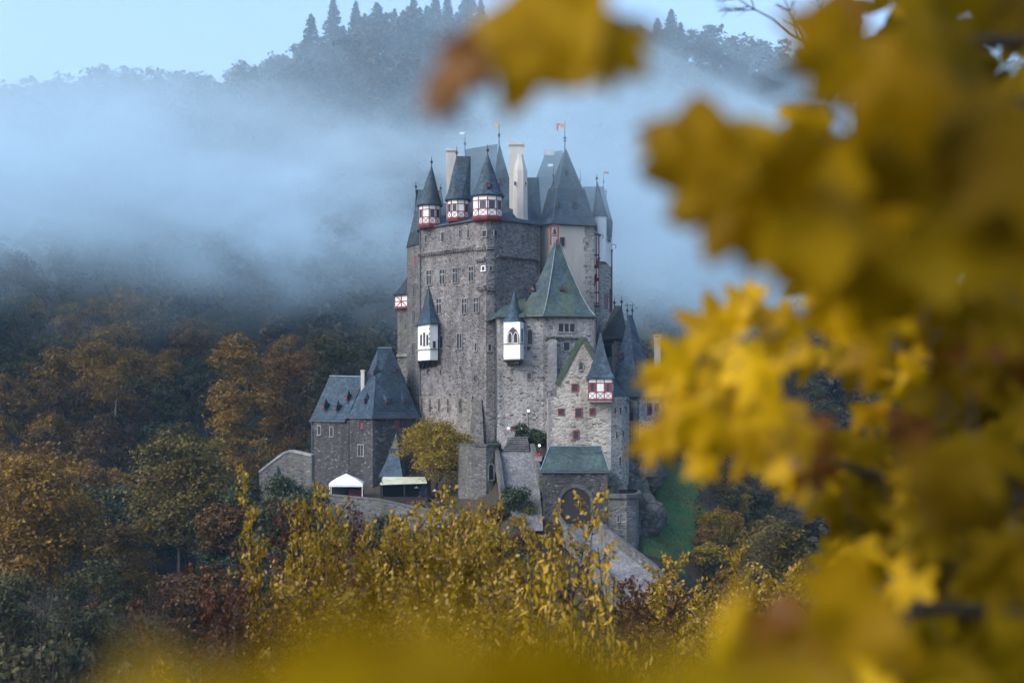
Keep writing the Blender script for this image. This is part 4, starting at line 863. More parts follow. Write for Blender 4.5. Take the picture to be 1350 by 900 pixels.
# ------------------------------------------------------------------ terrace furniture
yd = sheet('terrace_floor', [P(395, 660, 187), P(450, 662, 183), P(500, 664, 181.5), P(545, 668, 179.5), P(600, 670, 178.5)], [P(400, 650, 197), P(455, 650, 195), P(505, 650, 194), P(550, 652, 194), P(604, 655, 190)], M['terrace'], lift=0.25); tag(yd, None, None, None, 'structure')
tn = thing('party_tent', 'white canvas party tent with a pointed roof standing on the terrace by the wall', 'tent', P(456, 655, 185))
tp = [P2(434.5, 184), P2(477.5, 184), P2(479, 189), P2(436.5, 189)]; ze = Zp(637.5, 184.5)
tr4 = hip_roof(outset(tp, .15), ze, P(456, 624, 186.5), P(456.3, 624, 186.5), ((0, 0), (.35, .42), (.75, .78), (1, 1)), .35); obj('canopy', tr4, M['canvas'], tn)
for p in tp:
    mb = MB(); mb.box((p.x, p.y, ze - 1.05), .1, .1, 2.1); obj('post', mb, M['vane'], tn)
mb = MB(); mb.box(P(470, 650, 188), 2.0, .4, 1.0); obj('counter', mb, M['red'], tn)
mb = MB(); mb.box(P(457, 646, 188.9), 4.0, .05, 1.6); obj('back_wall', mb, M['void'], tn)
ms = thing('market_stall', 'dark open market stall with a pale sloping roof on the terrace', 'stall', P(532, 660, 181))
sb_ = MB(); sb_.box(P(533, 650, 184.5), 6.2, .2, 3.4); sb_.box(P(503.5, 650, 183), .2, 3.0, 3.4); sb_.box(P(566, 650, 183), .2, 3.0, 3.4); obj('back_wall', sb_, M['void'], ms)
sf = MB(); a, b, c2, d = P(501, 639, 180.4), P(563, 637, 180.2), P(560, 629.5, 184.8), P(505, 629.5, 184.8); Z = Vector((0, 0, .12)); sf.loft([[a, b, c2, d], [a + Z, b + Z, c2 + Z, d + Z]]); obj('roof', sf, M['awning'], ms)
ct2 = MB(); ct2.box(P(533, 660, 181), 5.9, .5, 1.0); obj('counter', ct2, M['wood'], ms)
for px in (504, 533, 562): mb = MB(); mb.box(P(px, 650, 180.9), .14, .14, 2.8); obj('post', mb, M['wood'], ms)
mb = MB(); mb.box(P(557, 645, 182), 1.0, .08, 1.5); obj('menu_board', mb, M['slate'], ms)
for px, py in ((549, 643), (573, 647)):
    l = thing('hanging_lamp', 'white hanging lamp shade %s' % ('over the counter inside the market stall' if px == 549 else 'just right of the market stall under the round tree'), 'lamp', P(px, py, 181.5)); q = P(px, py, 181.5)
    mb = MB(); mb.loft([[q + Vector((r * math.cos(t), r * math.sin(t), z)) for t in [i * math.pi / 5 for i in range(10)]] for r, z in ((.3, 0), (.28, .05), (.07, .2), (.05, .28))]); obj('lamp_shade', mb, M['vane'], l)
    mb = MB(); mb.tube([q + Vector((0, 0, .28)), q + Vector((0, 0, .9))], [.02, .02], 4); obj('cord', mb, M['iron'], l)
for i, px in enumerate((512, 525, 541, 556, 578, 590)):
    Yt = 178.6; p = P2(px, Yt); zt = hz(p.x, p.y) + .1; nm = ('by the left end of the stall counter', 'second from the left before the stall counter', 'before the middle of the stall counter', 'before the right end of the stall counter', 'just right of the market stall', 'farthest right under the round tree')[i]
    b_ = thing('beer_bench_table', 'red terrace table ' + nm, 'table', (p.x, p.y, zt), 'red tables on the terrace')
    mb = MB(); mb.box((p.x, p.y, zt + .75), 1.05, .6, .06); obj('tabletop', mb, M['red'], b_)
    for sx in (-.4, .4):
        mb = MB(); mb.box((p.x + sx, p.y, zt + .36), .06, .5, .72); obj('leg', mb, M['iron'], b_)
m, t, b, o = newmat('lamp_glow'); b.inputs['Emission Color'].default_value = (1, .93, .82, 1); b.inputs['Emission Strength'].default_value = 1.6; M['glow'] = m
for px, py, Y, wh_ in ((696.5, 541.5, 185, 'highest, below the chapel house wall'), (687, 565, 184.3, 'beside the top of the stone steps'), (711, 587, 175.2, 'lowest, right of the path beside the gatehouse'), (670, 564.5, 184, 'left of the stone steps above the planter')):
    q = P(px, py, Y); zg = max(hz(q.x, q.y), q.z - 3.5); l = thing('lit_lantern', 'small lit globe lantern on an iron post, ' + wh_, 'lamp', (q.x, q.y, zg))
    mb = MB(); mb.tube([(q.x, q.y, zg - .3), (q.x, q.y, q.z - .18)], [.05, .04], 6); mb.tube([(q.x, q.y, q.z - .24), (q.x, q.y, q.z - .16)], [.12, .12], 8); obj('post', mb, M['iron'], l)
    mb = MB(); mb.ball(q, .14); obj('globe', mb, M['glow'], l, smooth=True)
def planter(px, py, Y, label, col, wbox):
    q = P(px, py, Y); t = thing('flower_planter', label, 'planter', q - Vector((0, 0, .5))); mb = MB(); mb.loft([[q + Vector((x * k, y_ * k, z)) for x, y_ in ((-wbox, -.3), (wbox, -.3), (wbox, .3), (-wbox, .3))] for k, z in ((.85, -.6), (1, -.1), (1.06, -.1), (1.06, 0))]); obj('box', mb, M['dressed'], t)
    r = random.Random(int(px)); mb = MB()
    for k in range(60):
        c_ = q + Vector((r.uniform(-wbox, wbox), r.uniform(-.3, .3), r.uniform(0, .38))); a_ = r.uniform(0, 6.28); u_ = Vector((math.cos(a_), math.sin(a_), r.uniform(-.4, .4))) * .09; v_ = Vector((-math.sin(a_), math.cos(a_) * .3, .8)) * .09
        mb.add([c_ - u_, c_ - v_, c_ + u_, c_ + v_], [(0, 1, 2, 3)])
    obj('flowers', mb, M[col], t)
M['flower_red'] = simple('red_flowers', (.42, .03, .06), .7, .4, 6); M['flower_pink'] = simple('pink_flowers', (.55, .25, .40), .7, .3, 6)
planter(709.5, 601, 174.6, 'stone planter with red flowers right of the courtyard path beside the gatehouse roof', 'flower_red', .5); planter(672, 570, 183.6, 'stone planter with pink flowers left of the top of the stone steps', 'flower_pink', .7)

# ------------------------------------------------------------------ larger cornerstones on the house corners
def cornerstones(parent, A, B, px, y0, y1, side, mat, step=.42, seed=1):
    r = random.Random(seed); u, n = axes(A, B); mb = MB(); z0, z1 = on_wall(px, y1, A, B).z, on_wall(px, y0, A, B).z; c = on_wall(px, y0, A, B); z = z0; k = 0
    while z < z1 - .2:
        h = step * r.uniform(.75, 1.2); L = (.62 if k % 2 else .34) * r.uniform(.85, 1.2)
        mb.frame_box(Vector((c.x, c.y, z + h / 2)) + u * (side * (L / 2 - .02)), u, (0, 0, 1), n, L / 2, h / 2 - .02, -.1, .025 + r.uniform(0, .02)); z += h; k += 1
    o = obj('cornerstones', mb, M[mat], parent)
cornerstones(fh, FP[1], FP[2], 722.8, 518, 620, 1, 'dressed', seed=2); cornerstones(fh, FP[1], FP[2], 805.6, 532, 640, -1, 'dressed', seed=3)
cornerstones(gt, GTP[0], GTP[1], 715.8, 623, 695, 1, 'dressed_dark', seed=4); cornerstones(gt, GTP[0], GTP[1], 800.6, 623, 655, -1, 'dressed_dark', seed=5)
cornerstones(keep, KL, K1, 553.6, 306, 520, 1, 'dressed', .5, seed=6); cornerstones(cp, CPO[1], CPO[2], 782.6, 420, 500, -1, 'dressed', seed=7)
cornerstones(lh, LP[2], LP[3], 491.4, 553, 650, 1, 'dressed_dark', seed=8); cornerstones(lh, LP[2], LP[3], 552.4, 553, 600, -1, 'dressed_dark', seed=9)
# ------------------------------------------------------------------ vegetation
def quads(c, n, s, rng, asp=0.6):
    """rhombus leaves: centres c (k,3), normals n (k,3), half lengths s (k,)"""
    n = n / np.maximum(np.linalg.norm(n, axis=1, keepdims=True), 1e-6)
    r = rng.normal(size=c.shape); u = r - (r * n).sum(1, keepdims=True) * n; u /= np.maximum(np.linalg.norm(u, axis=1, keepdims=True), 1e-6)
    v = np.cross(n, u); s = s[:, None]
    V = np.stack([c - u * s, c + v * s * asp, c + u * s, c - v * s * asp], 1).reshape(-1, 3)
    return V, np.arange(len(c) * 4).reshape(-1, 4)
def crown(rng, h, w_, base, lobes=9, clumps=9, per=55, leaf=0.30, flat=0.6, up=0.8):
    cz = (h + base) / 2; hh = (h - base) / 2; C = []; LC = []
    for i in range(lobes):
        a = rng.random() * 6.283; q = rng.uniform(-0.75, 0.85); rr = w_ / 2 * 0.62 * math.sqrt(max(0.05, 1 - q * q)) * rng.uniform(0.55, 1.1)
        lc = np.array([rr * math.cos(a), rr * math.sin(a), cz + q * hh * 0.8]); lr = w_ / 2 * rng.uniform(0.35, 0.55); LC.append(lc)
        for k in range(clumps):
            d = rng.normal(size=3); d[2] = d[2] * 0.8 + 0.35; d /= np.linalg.norm(d); C.append((lc + d * lr * np.array([1, 1, 0.85]) * rng.uniform(0.75, 1.1), d))
    P_, N_ = [], []
    for c, d in C:
        m = int(per * rng.uniform(0.5, 1.4)); sg = w_ * 0.075 * rng.uniform(0.7, 1.3)
        p = rng.normal(size=(m, 3)) * sg * np.array([1, 1, flat * 0.7]); p[:, 2] -= (p[:, 0] ** 2 + p[:, 1] ** 2) * 0.12 / sg
        P_.append(c + p); N_.append(d * 0.5 + rng.normal(size=(m, 3)) * 0.55 + np.array([0, 0, up]))
    P_ = np.concatenate(P_); N_ = np.concatenate(N_)
    V, F = quads(P_, N_, leaf * rng.uniform(0.6, 1.3, len(P_)), rng)
    return V, F, LC
def trunk_mb(rng, h, base, r, LC, lean=0.02, sides=7):
    mb = MB(); top = h * 0.8; k = 6
    pts = [Vector((math.sin(i * 1.7) * lean * h * .3 + lean * top * i / k, math.cos(i * 1.3) * lean * h * .3, -1.5 + (top + 1.5) * i / k)) for i in range(k + 1)]
    mb.tube(pts, [r * (1.25 if i == 0 else 1) * (1 - 0.8 * i / k) for i in range(k + 1)], sides)
    for lc in LC:
        lc = Vector(lc); z0 = max(base * 0.75, lc.z - rng.uniform(2, 5)); f = (z0 + 1.5) / (top + 1.5) * k; i = int(max(0, min(k - 1, f))); s = pts[i].lerp(pts[i + 1], min(1, f - i))
        mb.tube([s, s.lerp(lc, .5) + Vector((0, 0, .4)), lc], [r * .35, r * .22, r * .06], 5)
    return mb
def conifer(rng, h, w_):
    P_, N_ = [], []
    for i in range(int(h * 2.0)):
        f = (i + .5) / (h * 2.0); z = h * (0.12 + 0.88 * f); R = w_ / 2 * (1 - f) ** .72 + .12
        for b in range(7):
            a = rng.random() * 6.283; L = R * rng.uniform(.65, 1.1); m = int(6 + L * 7); t = rng.random(m)
            p = np.stack([np.cos(a) * L * t, np.sin(a) * L * t, z - L * t * .35 + rng.normal(size=m) * .12], 1) + rng.normal(size=(m, 3)) * .14; P_.append(p); N_.append(rng.normal(size=(m, 3)) * .5 + np.array([0, 0, 1]))
    P_ = np.concatenate(P_); N_ = np.concatenate(N_); return quads(P_, N_, rng.uniform(.25, .5, len(P_)), rng)

M['leaf_rust'] = leafmat('rust_leaves', [(0.0, (0.0266, 0.0134, 0.0037)), (0.35, (0.0753, 0.0331, 0.0053)), (0.7, (0.1596, 0.0750, 0.0067)), (1.0, (0.2306, 0.1326, 0.0090))], .25, objvar=.35)
M['leaf_ochre'] = leafmat('ochre_leaves', [(0.0, (0.0408, 0.0229, 0.0042)), (0.35, (0.1268, 0.0706, 0.0055)), (0.7, (0.2536, 0.1367, 0.0063)), (1.0, (0.3442, 0.1940, 0.0084))], .25, objvar=.3)
M['leaf_olive'] = leafmat('olive_leaves', [(0.0, (0.0166, 0.0211, 0.0080)), (0.4, (0.0416, 0.0442, 0.0120)), (0.75, (0.0884, 0.0768, 0.0160)), (1.0, (0.1664, 0.1152, 0.0200))], .25, objvar=.3)
M['leaf_dark'] = leafmat('dark_green_leaves', [(0.0, (0.0150, 0.0224, 0.0110)), (0.5, (0.0330, 0.0504, 0.0176)), (1.0, (0.0750, 0.0910, 0.0242))], .2, objvar=.3)
M['needles'] = leafmat('conifer_needles', [(0.0, (0.010, 0.017, 0.012)), (1.0, (0.03, 0.045, 0.025))], .1, objvar=.3)
M['leaf_gold'] = leafmat('golden_leaves', [(0.0, (0.0798, 0.0495, 0.0046)), (0.35, (0.1916, 0.1260, 0.0069)), (0.7, (0.3352, 0.2340, 0.0104)), (1.0, (0.4391, 0.3420, 0.0288))], .35, objvar=.2, nscale=.8)
M['leaf_redbrown'] = leafmat('red_brown_leaves', [(0.0, (0.0300, 0.0090, 0.0060)), (0.5, (0.0780, 0.0270, 0.0090)), (0.85, (0.1560, 0.0660, 0.0120)), (1.0, (0.2400, 0.1320, 0.0180))], .3, nscale=.8)

KINDS_ = ('rust', 'ochre', 'olive', 'dark'); PROTO = {}
rng = np.random.default_rng(11)
for kd in KINDS_:
    L = []
    for j in range(3):
        h = rng.uniform(17, 22); w_ = h * rng.uniform(.50, .66); base = h * rng.uniform(.22, .34)
        V, F, LC = crown(rng, h, w_, base, lobes=11, clumps=10, per=50, leaf=.34)
        co_ = raw('crown', V, F, M['leaf_' + kd]); tr_o = obj('trunk', trunk_mb(rng, h, base, .32, LC), M['bark']); L.append((co_, tr_o, h, w_))
    PROTO[kd] = L
USED = set()
def plant(name, proto, loc, label, cat, group=None, s=(1, 1, 1), rz=0.0):
    r = thing(name, label, cat, loc, group); r.rotation_euler = (0, 0, rz); r.scale = s
    for o in proto:
        c = o if o.name not in USED else o.copy()
        if c is not o: COL.objects.link(c)
        USED.add(o.name); c.parent = r
    return r
CNAME = {'rust': 'rust brown', 'ochre': 'golden ochre', 'olive': 'olive green', 'dark': 'dark green'}
def zone(px, py):
    if px > 700: return 'on the misty slope right of the castle'
    if py < 415: return 'high on the left slope where the fog bank begins'
    if px < 150: return 'low on the slope at the far left edge'
    if px < 300: return 'on the middle slope well left of the outer house'
    return 'on the slope just left of the outer house'
pr_ = random.Random(21); pts = []
for _ in range(9000):
    y = pr_.uniform(202, 332); x = pr_.uniform(-.395 * y, .24 * y); px = 675 + x / y * FPX; z = hz(x, y); py = HZ - (z + 12) / y * FPX
    if 545 < px < 800 and y < 420: continue
    if px >= 800 and px > 1090: continue
    if px > 505 and px < 860 and y < 240: continue
    if y < 226 and x > -62: continue
    if px >= 800 and py > 620: continue
    dmin = 5.9 + (y - 200) * .010
    if all((x - a) ** 2 + (y - b) ** 2 > dmin * dmin for a, b, _, _ in pts): pts.append((x, y, px, py))
pts = pts[:285]
for x, y, px, py in pts:
    nv = math.sin(x * .075 + 2) + math.sin(y * .09 + x * .03) + pr_.uniform(-1.3, 1.3)
    kd = 'dark' if nv < -1.6 else 'olive' if nv < .05 else 'rust' if nv < .75 else 'ochre'
    if px > 800 and kd == 'rust': kd = 'olive'
    pc = PROTO[kd][pr_.randrange(3)]; s = pr_.uniform(.66, 1.04); zn = zone(px, py)
    plant('deciduous_tree', pc[:2], (x, y, hz(x, y)), '%s broadleaf tree %s' % (CNAME[kd], zn), 'tree', '%s trees %s' % (CNAME[kd], zn), (s * pr_.uniform(.85, 1.15), s * pr_.uniform(.85, 1.15), s * pr_.uniform(.9, 1.12)), pr_.uniform(0, 6.28))
# far forest behind the fog and along the skyline
def far_forest():
    r2 = np.random.default_rng(8); base = [crown(r2, 15, 11, 3, lobes=8, clumps=7, per=17, leaf=.72)[0] for _ in range(5)]; V = []; pr2 = random.Random(9); pl = []
    for _ in range(7000):
        y = pr2.uniform(334, 545); x = pr2.uniform(-.43 * y, .36 * y)
        if y < 430 and abs(675 + x / y * FPX - 672) < 105: continue
        if all((x - a) ** 2 + (y - b) ** 2 > 60 for a, b in pl): pl.append((x, y))
    for _ in range(2500):                                          # wooded right flank of the valley, mostly behind the leaf curtain
        y = pr2.uniform(196, 336); x = y * pr2.uniform(.205, .62)
        if all((x - a) ** 2 + (y - b) ** 2 > 52 for a, b in pl[-260:]): pl.append((x, y))
    for x, y in pl:
        b = base[pr2.randrange(5)]; a = pr2.uniform(0, 6.28); s = pr2.uniform(.7, 1.25) * (.85 if y > 480 else 1); c, s_ = math.cos(a), math.sin(a); R = np.array([[c, -s_, 0], [s_, c, 0], [0, 0, 1]])
        V.append(b @ R.T * np.array([s, s, s * pr2.uniform(.9, 1.2)]) + np.array([x, y, hz(x, y)]))
    V = np.concatenate(V); return V, np.arange(len(V)).reshape(-1, 4)
M['leaf_far'] = leafmat('mixed_forest_leaves', [(0.0, (0.012, 0.018, 0.010)), (0.35, (0.03, 0.036, 0.014)), (0.6, (0.075, 0.055, 0.016)), (0.8, (0.11, 0.055, 0.016)), (1.0, (0.2, 0.13, 0.02))], .2, nscale=.06)
V_, F_ = far_forest(); ff = raw('far_forest', V_, F_, M['leaf_far']); tag(ff, 'continuous autumn forest covering the far hillside behind the fog up to the skyline', 'forest', None, 'stuff')
# conifers on the skyline
CF = []
for j in range(4):
    h = rng.uniform(17, 21); V, F = conifer(rng, h, h * .50); co_ = raw('crown', V, F, M['needles']); mb = MB(); mb.tube([(0, 0, -1.5), (0, 0, h * .5), (0, 0, h * .97)], [.3, .2, .04], 6); CF.append((co_, obj('trunk', mb, M['bark_dark'])))
for i, (px, top) in enumerate(((410, 22), (439, 6), (452, 32), (469, 3), (481, 22), (497, -2), (509, 24), (520, 6), (536, 14), (545, 0), (563, 6), (574, -8), (590, -2), (603, 10), (617, -8), (634, -4), (867, 21), (885, 20), (897, 30))):
    Y = 512 + (i * 37) % 22; x = P2(px, Y).x; g = hz(x, Y); zt = Zp(top, Y); s = max(.5, (zt - g) / 19.0); rt = px > 800
    plant('spruce_tree', CF[i % 4], (x, Y, g), 'dark pointed spruce on the misty skyline ' + ('right of the hanging yellow leaf' if rt else 'above the castle, left of the hanging yellow leaf'), 'tree', 'skyline spruces ' + ('right of the hanging leaf' if rt else 'left of the hanging leaf'), (s * (1.1 + .25 * math.sin(i * 4.1)), s * 1.15, s * (1 + .1 * math.sin(i * 2.3))), i * 1.3)

LOW = []
M['leaf_olivegold'] = leafmat('olive_gold_leaves', [(0.0, (0.03, 0.026, 0.005)), (0.4, (0.09, 0.068, 0.008)), (0.75, (0.16, 0.115, 0.010)), (1.0, (0.24, 0.16, 0.012))], .25, nscale=.5)
for k_, (px_, Y_, top_, w__, m_, lb_) in enumerate(((30, 178, 540, 95, 'leaf_ochre', 'golden brown tree at the left edge above the big golden ochre tree'), (165, 172, 655, 90, 'leaf_ochre', 'low ochre tree between the big golden tree and the round olive gold tree'), (300, 176, 668, 80, 'leaf_rust', 'low rust tree right of the round olive gold tree'), (115, 150, 720, 110, 'leaf_olive', 'low olive tree at the bottom left below the golden ochre tree'), (240, 155, 735, 110, 'leaf_rust', 'low rust brown tree below the round olive gold tree'), (10, 140, 745, 110, 'leaf_olive', 'dark low tree in the very bottom left corner'), (330, 160, 742, 95, 'leaf_olive', 'low olive tree behind the red brown saplings'))): LOW.append((px_, Y_, top_, w__, m_, lb_, 80 + k_))
def find_Y(px, base_py):
    ys = np.arange(150, 420, 1.0); pp = HZ - HT((px - 675) / FPX * ys, ys) / ys * FPX
    ok = ys[(pp < base_py)]; return float(ok[0]) if len(ok) else 240.0
# single trees one can tell apart
def big_tree(px, Y, top, wpx, mat, label, name='deciduous_tree', base_f=.25, bark='bark', lobes=15, clumps=13, per=70, leaf=.26, seed=1, zb=None, trunk_r=.35, base_py=None):
    r_ = np.random.default_rng(seed); x = P2(px, Y).x; g = hz(x, Y); h = Zp(top, Y) - g; w_ = wpx * Y / FPX
    V, F, LC = crown(r_, h, w_, h * base_f, lobes, clumps, per, leaf)
    t = thing(name, label, 'tree', (x, Y, g)); c = raw('crown', V, F, M[mat], t); c.parent = t
    tk = obj('trunk', trunk_mb(r_, h, h * base_f, trunk_r, LC), M[bark]); tk.parent = t; return t
big_tree(236, 190, 556, 135, 'leaf_olivegold', 'large round olive gold tree low on the left, left of the grey gable wall', seed=4, base_f=.3, lobes=18)
big_tree(70, 160, 585, 165, 'leaf_ochre', 'big golden ochre tree at the bottom left edge of the photo', seed=5, base_f=.3, lobes=16)
big_tree(150, find_Y(150, 650), 425, 95, 'leaf_ochre', 'tall golden tree with a pale bare trunk, tallest on the left slope', seed=6, base_f=.45, bark='bark_pale', per=60)
big_tree(122, find_Y(122, 605), 500, 70, 'leaf_ochre', 'slim golden tree with a thin pale trunk at the far left', seed=7, base_f=.5, bark='bark_pale', per=55, trunk_r=.25)
big_tree(320, 236, 415, 95, 'leaf_ochre', 'tall golden green tree on the slope left of the outer house roof', seed=8, base_f=.3)
big_tree(385, 250, 420, 75, 'leaf_rust', 'rust red tree directly left of the outer house roof', seed=9, base_f=.3)
big_tree(440, 262, 418, 75, 'leaf_olive', 'pale green hazy tree just above the outer house roof', seed=10, base_f=.3)
big_tree(575, 184, 556, 92, 'leaf_gold', 'round golden brown tree in the castle courtyard beside the curved wall', seed=12, base_f=.18, lobes=18, clumps=14, per=95, leaf=.15, trunk_r=.22)
big_tree(1022, 150, 655, 90, 'leaf_olivegold', 'olive gold tree on the right beyond the yellow bushes', seed=13, base_f=.3, leaf=.2)

for px_, Y_, top_, w__, m_, lb_, sd_ in LOW: big_tree(px_, Y_, top_, w__, m_, lb_, seed=sd_, base_f=.12, lobes=13, leaf=.22)
# bushes: crown from the ground up
BU = {}
for kd, leaf in (('dark', .14), ('olive', .14), ('gold', .12), ('redbrown', .12), ('ochre', .14)):
    L = []
    for j in range(2):
        V, F, LC = crown(rng, 3.0, 3.6, .2, lobes=10, clumps=9, per=42, leaf=leaf, flat=.8, up=.5); L.append((raw('foliage', V, F, M['leaf_' + kd]), obj('stems', trunk_mb(rng, 3.0, .3, .06, LC, sides=5), M['bark_dark'])))
    BU[kd] = L
BN = {'dark': 'dark green bush', 'olive': 'olive green bush', 'gold': 'yellow bush', 'redbrown': 'red brown bush', 'ochre': 'ochre bush'}
def bush(px, Y, size, kd, where, grp=None, i=[0], top=None):
    x = P2(px, Y).x; i[0] += 1; g = hz(x, Y)
    return plant('leafy_bush', BU[kd][i[0] % 2], (x, Y, g - .1), BN[kd] + ' ' + where, 'bush', grp, (size, size, size * (.8 + .4 * ((i[0] * 37) % 10) / 10)), i[0] * 2.1)
rb = random.Random(4)
def many(n, px0, px1, y0, y1, s0, s1, kds, where, maxpy=None):
    for _ in range(n):
        kd = rb.choice(kds); bush(rb.uniform(px0, px1), rb.uniform(y0, y1), rb.uniform(s0, s1), kd, where, BN[kd] + 'es ' + where)
many(26, 425, 735, 160, 171.5, .7, 1.3, ('dark', 'olive', 'redbrown', 'ochre'), 'on the bank below the terrace wall')
many(30, 262, 410, 158, 188, .9, 1.6, ('dark', 'dark', 'olive'), 'on the green bank left of the terrace')
many(22, 862, 960, 145, 160, .8, 1.4, ('gold', 'ochre', 'ochre', 'olive'), 'on the slope below the lawn')
many(64, 928, 1070, 162, 212, .8, 1.5, ('olive', 'ochre', 'gold', 'gold', 'gold'), 'on the slope right of the lawn')
many(44, -20, 430, 118, 172, 1.4, 2.8, ('dark', 'olive', 'redbrown', 'dark'), 'in the dark hollow at the lower left')
many(20, 420, 860, 120, 156, 1.0, 1.9, ('dark', 'olive', 'redbrown'), 'in the hollow below the castle gate')
many(22, 860, 1100, 105, 145, 1.3, 2.3, ('ochre', 'gold', 'gold'), 'in the hollow at the lower right')
many(9, 703, 716, 172, 178, .3, .55, ('dark', 'olive', 'redbrown'), 'between the courtyard path and the gabled house')
many(9, 636, 662, 178, 184, .4, .7, ('dark', 'dark', 'olive'), 'left of the stone steps')
many(8, 664, 716, 184.4, 185.6, .4, .8, ('redbrown', 'dark', 'dark'), 'above the stone steps by the chapel house wall')
many(7, 592, 640, 180.5, 185, .5, .8, ('dark', 'olive'), 'behind the curved wall')
many(16, 585, 712, 163.5, 171, .35, .75, ('gold', 'olive', 'redbrown', 'ochre'), 'on the bank between the terrace wall and the gatehouse')
many(6, 838, 880, 143, 147, .8, 1.3, ('olive', 'redbrown', 'ochre'), 'at the lower end of the ramp')
many(9, 828, 862, 178, 189, .4, .9, ('dark', 'olive', 'redbrown'), 'on the rock right of the gabled house')
# tangled undergrowth: ground cover over the slopes and the hollow
def undergrowth():
    r = np.random.default_rng(17); C = []
    def zone_(n, x0, x1, y0, y1, amp):
        x = r.uniform(x0, x1, n); y = r.uniform(y0, y1, n); k = np.sin(x * .9 + y * .4) * np.sin(y * .7 - x * .3) * .5 + .5; z = HT(x, y) + r.random(n) ** 1.6 * (.3 + amp * k); C.append(np.stack([x, y, z], 1))
    zone_(52000, -70, 45, 100, 172, 1.6); zone_(26000, -95, -33, 150, 215, 1.8); zone_(34000, 19, 62, 160, 230, 1.4); zone_(20000, -34, -6, 158, 172, 1.0); zone_(9000, -9, 6, 156, 171, .8); zone_(14000, -32, 20, 205, 240, 1.5)
    p = np.concatenate(C); px = 675 + p[:, 0] / p[:, 1] * FPX; Y = p[:, 1]
    bad = ((Y > 171.5) & (px > 398) & (px < 842)) | ((Y > 143) & (px > 725 + (169 - Y) * 3.4) & (px < 795 + (169 - Y) * 3.9) & (Y < 171)) | ((Y > 168) & (Y < 197) & (px > 845) & (px < 915)) | ((Y > 165) & (px > 655) & (px < 738))
    p = p[~bad]; n = r.normal(size=p.shape) * .6 + np.array([0, -.3, .8]); return quads(p, n, r.uniform(.10, .28, len(p)), r)
M['under'] = leafmat('undergrowth_leaves', [(0.0, (0.0084, 0.0078, 0.0042)), (0.35, (0.0180, 0.0192, 0.0066)), (0.6, (0.0360, 0.0270, 0.0072)), (0.8, (0.0540, 0.0270, 0.0078)), (1.0, (0.1020, 0.0690, 0.0096))], .2, nscale=.22)
V_, F_ = undergrowth(); ug_ = raw('undergrowth', V_, F_, M['under']); tag(ug_, 'tangled autumn undergrowth covering the slopes and the hollow below the castle', 'undergrowth', None, 'stuff')
# rock below the blue roofed house
def cliff():
    r = random.Random(2); mb = MB()
    for k in range(13):
        c = P(836 + r.uniform(-4, 24), 600 + k * 9, 186 - k * .9); n = 9; rings = []
        for q in range(5):
            ph = math.pi * (.1 + .8 * q / 4); rings.append([c + Vector((math.sin(ph) * math.cos(t) * 1.9, math.sin(ph) * math.sin(t) * 1.9, -math.cos(ph) * 2.4)) * r.uniform(.7, 1.25) for t in [2 * math.pi * i / n for i in range(n)]])
        mb.loft(rings)
    return mb
M['rock'] = stone('grey_rock', [(0.05, 0.05, 0.05), (0.10, 0.10, 0.095), (0.16, 0.16, 0.155), (0.07, 0.07, 0.065)], (0.05, 0.05, 0.045), size=(.5, .5, .9), moss=.7, bump=1.0)
ck = obj('cliff', cliff(), M['rock']); tag(ck, None, None, None, 'structure')

# ------------------------------------------------------------------ foreground saplings (15 to 60 m away)
def leaf2(c, u, n, L, W):      # pointed folded leaf, 6 outline points, two quads sharing the midrib
    v = np.cross(n, u); f = n * W * .35
    return [c, c + u * L * .35 + v * W + f, c + u * L * .7 + v * W * .75 + f, c + u * L, c + u * L * .7 - v * W * .75 + f, c + u * L * .35 - v * W + f]
def sapling(seed, h, spread, nbr, per, L, W, hang=0.2, leaf_from=.25, leaders=3):
    r = np.random.default_rng(seed); mb = MB(); V = []; F = []
    def put(p, d):
        k = len(V); d = d / np.linalg.norm(d); n = r.normal(size=3) * .6 + np.array([0, -.2, .7]); n -= (n * d).sum() * d; n /= max(1e-6, np.linalg.norm(n)); s = r.uniform(.65, 1.2)
        V.extend(leaf2(p, d, n, L * s, W * s)); F.extend([(k, k + 1, k + 2, k + 3), (k, k + 3, k + 4, k + 5)])
    for ld in range(leaders):
        a = r.random() * 6.28; tilt = r.uniform(.02, .16) * spread; H = h * r.uniform(.78, 1.0) if ld else h
        pts = []; x, y = 0.0, 0.0
        for i in range(9):
            pts.append(Vector((x, y, H * i / 8 - (.4 if i == 0 else 0)))); x += math.cos(a) * tilt * H / 8 + r.normal() * .05; y += math.sin(a) * tilt * H / 8 + r.normal() * .05
        mb.tube(pts, [.045 * (1 - .86 * i / 8) for i in range(9)], 5)
        for b in range(nbr):
            f = leaf_from + (1 - leaf_from) * (b + r.random()) / nbr; q = f * 8; i = int(min(7, q)); s = pts[i].lerp(pts[i + 1], q - i); az = r.random() * 6.28; BL = spread * (1.15 - f * .85) * r.uniform(.45, 1.0)
            d = Vector((math.cos(az), math.sin(az), r.uniform(.35, 1.2))).normalized(); e = s + d * BL; m = s.lerp(e, .5) + Vector((0, 0, -.04))
            mb.tube([s, m, e], [.014, .010, .004], 4); ev, sv = np.array(e), np.array(s)
            for k in range(per):
                t = r.uniform(.15, 1.05); p = sv + (ev - sv) * t + r.normal(size=3) * .05; dd = np.array(d) * .5 + r.normal(size=3) * .6; dd[2] -= hang * 1.6; put(p, dd)
        for k in range(int(per * 1.2)):
            t = r.uniform(.8, 1.0); p = np.array(pts[7].lerp(pts[8], (t - .8) / .2)) + r.normal(size=3) * .06; dd = r.normal(size=3) * .6; dd[2] += .4 - hang * 2; put(p, dd)
    return mb, np.array(V), np.array(F)
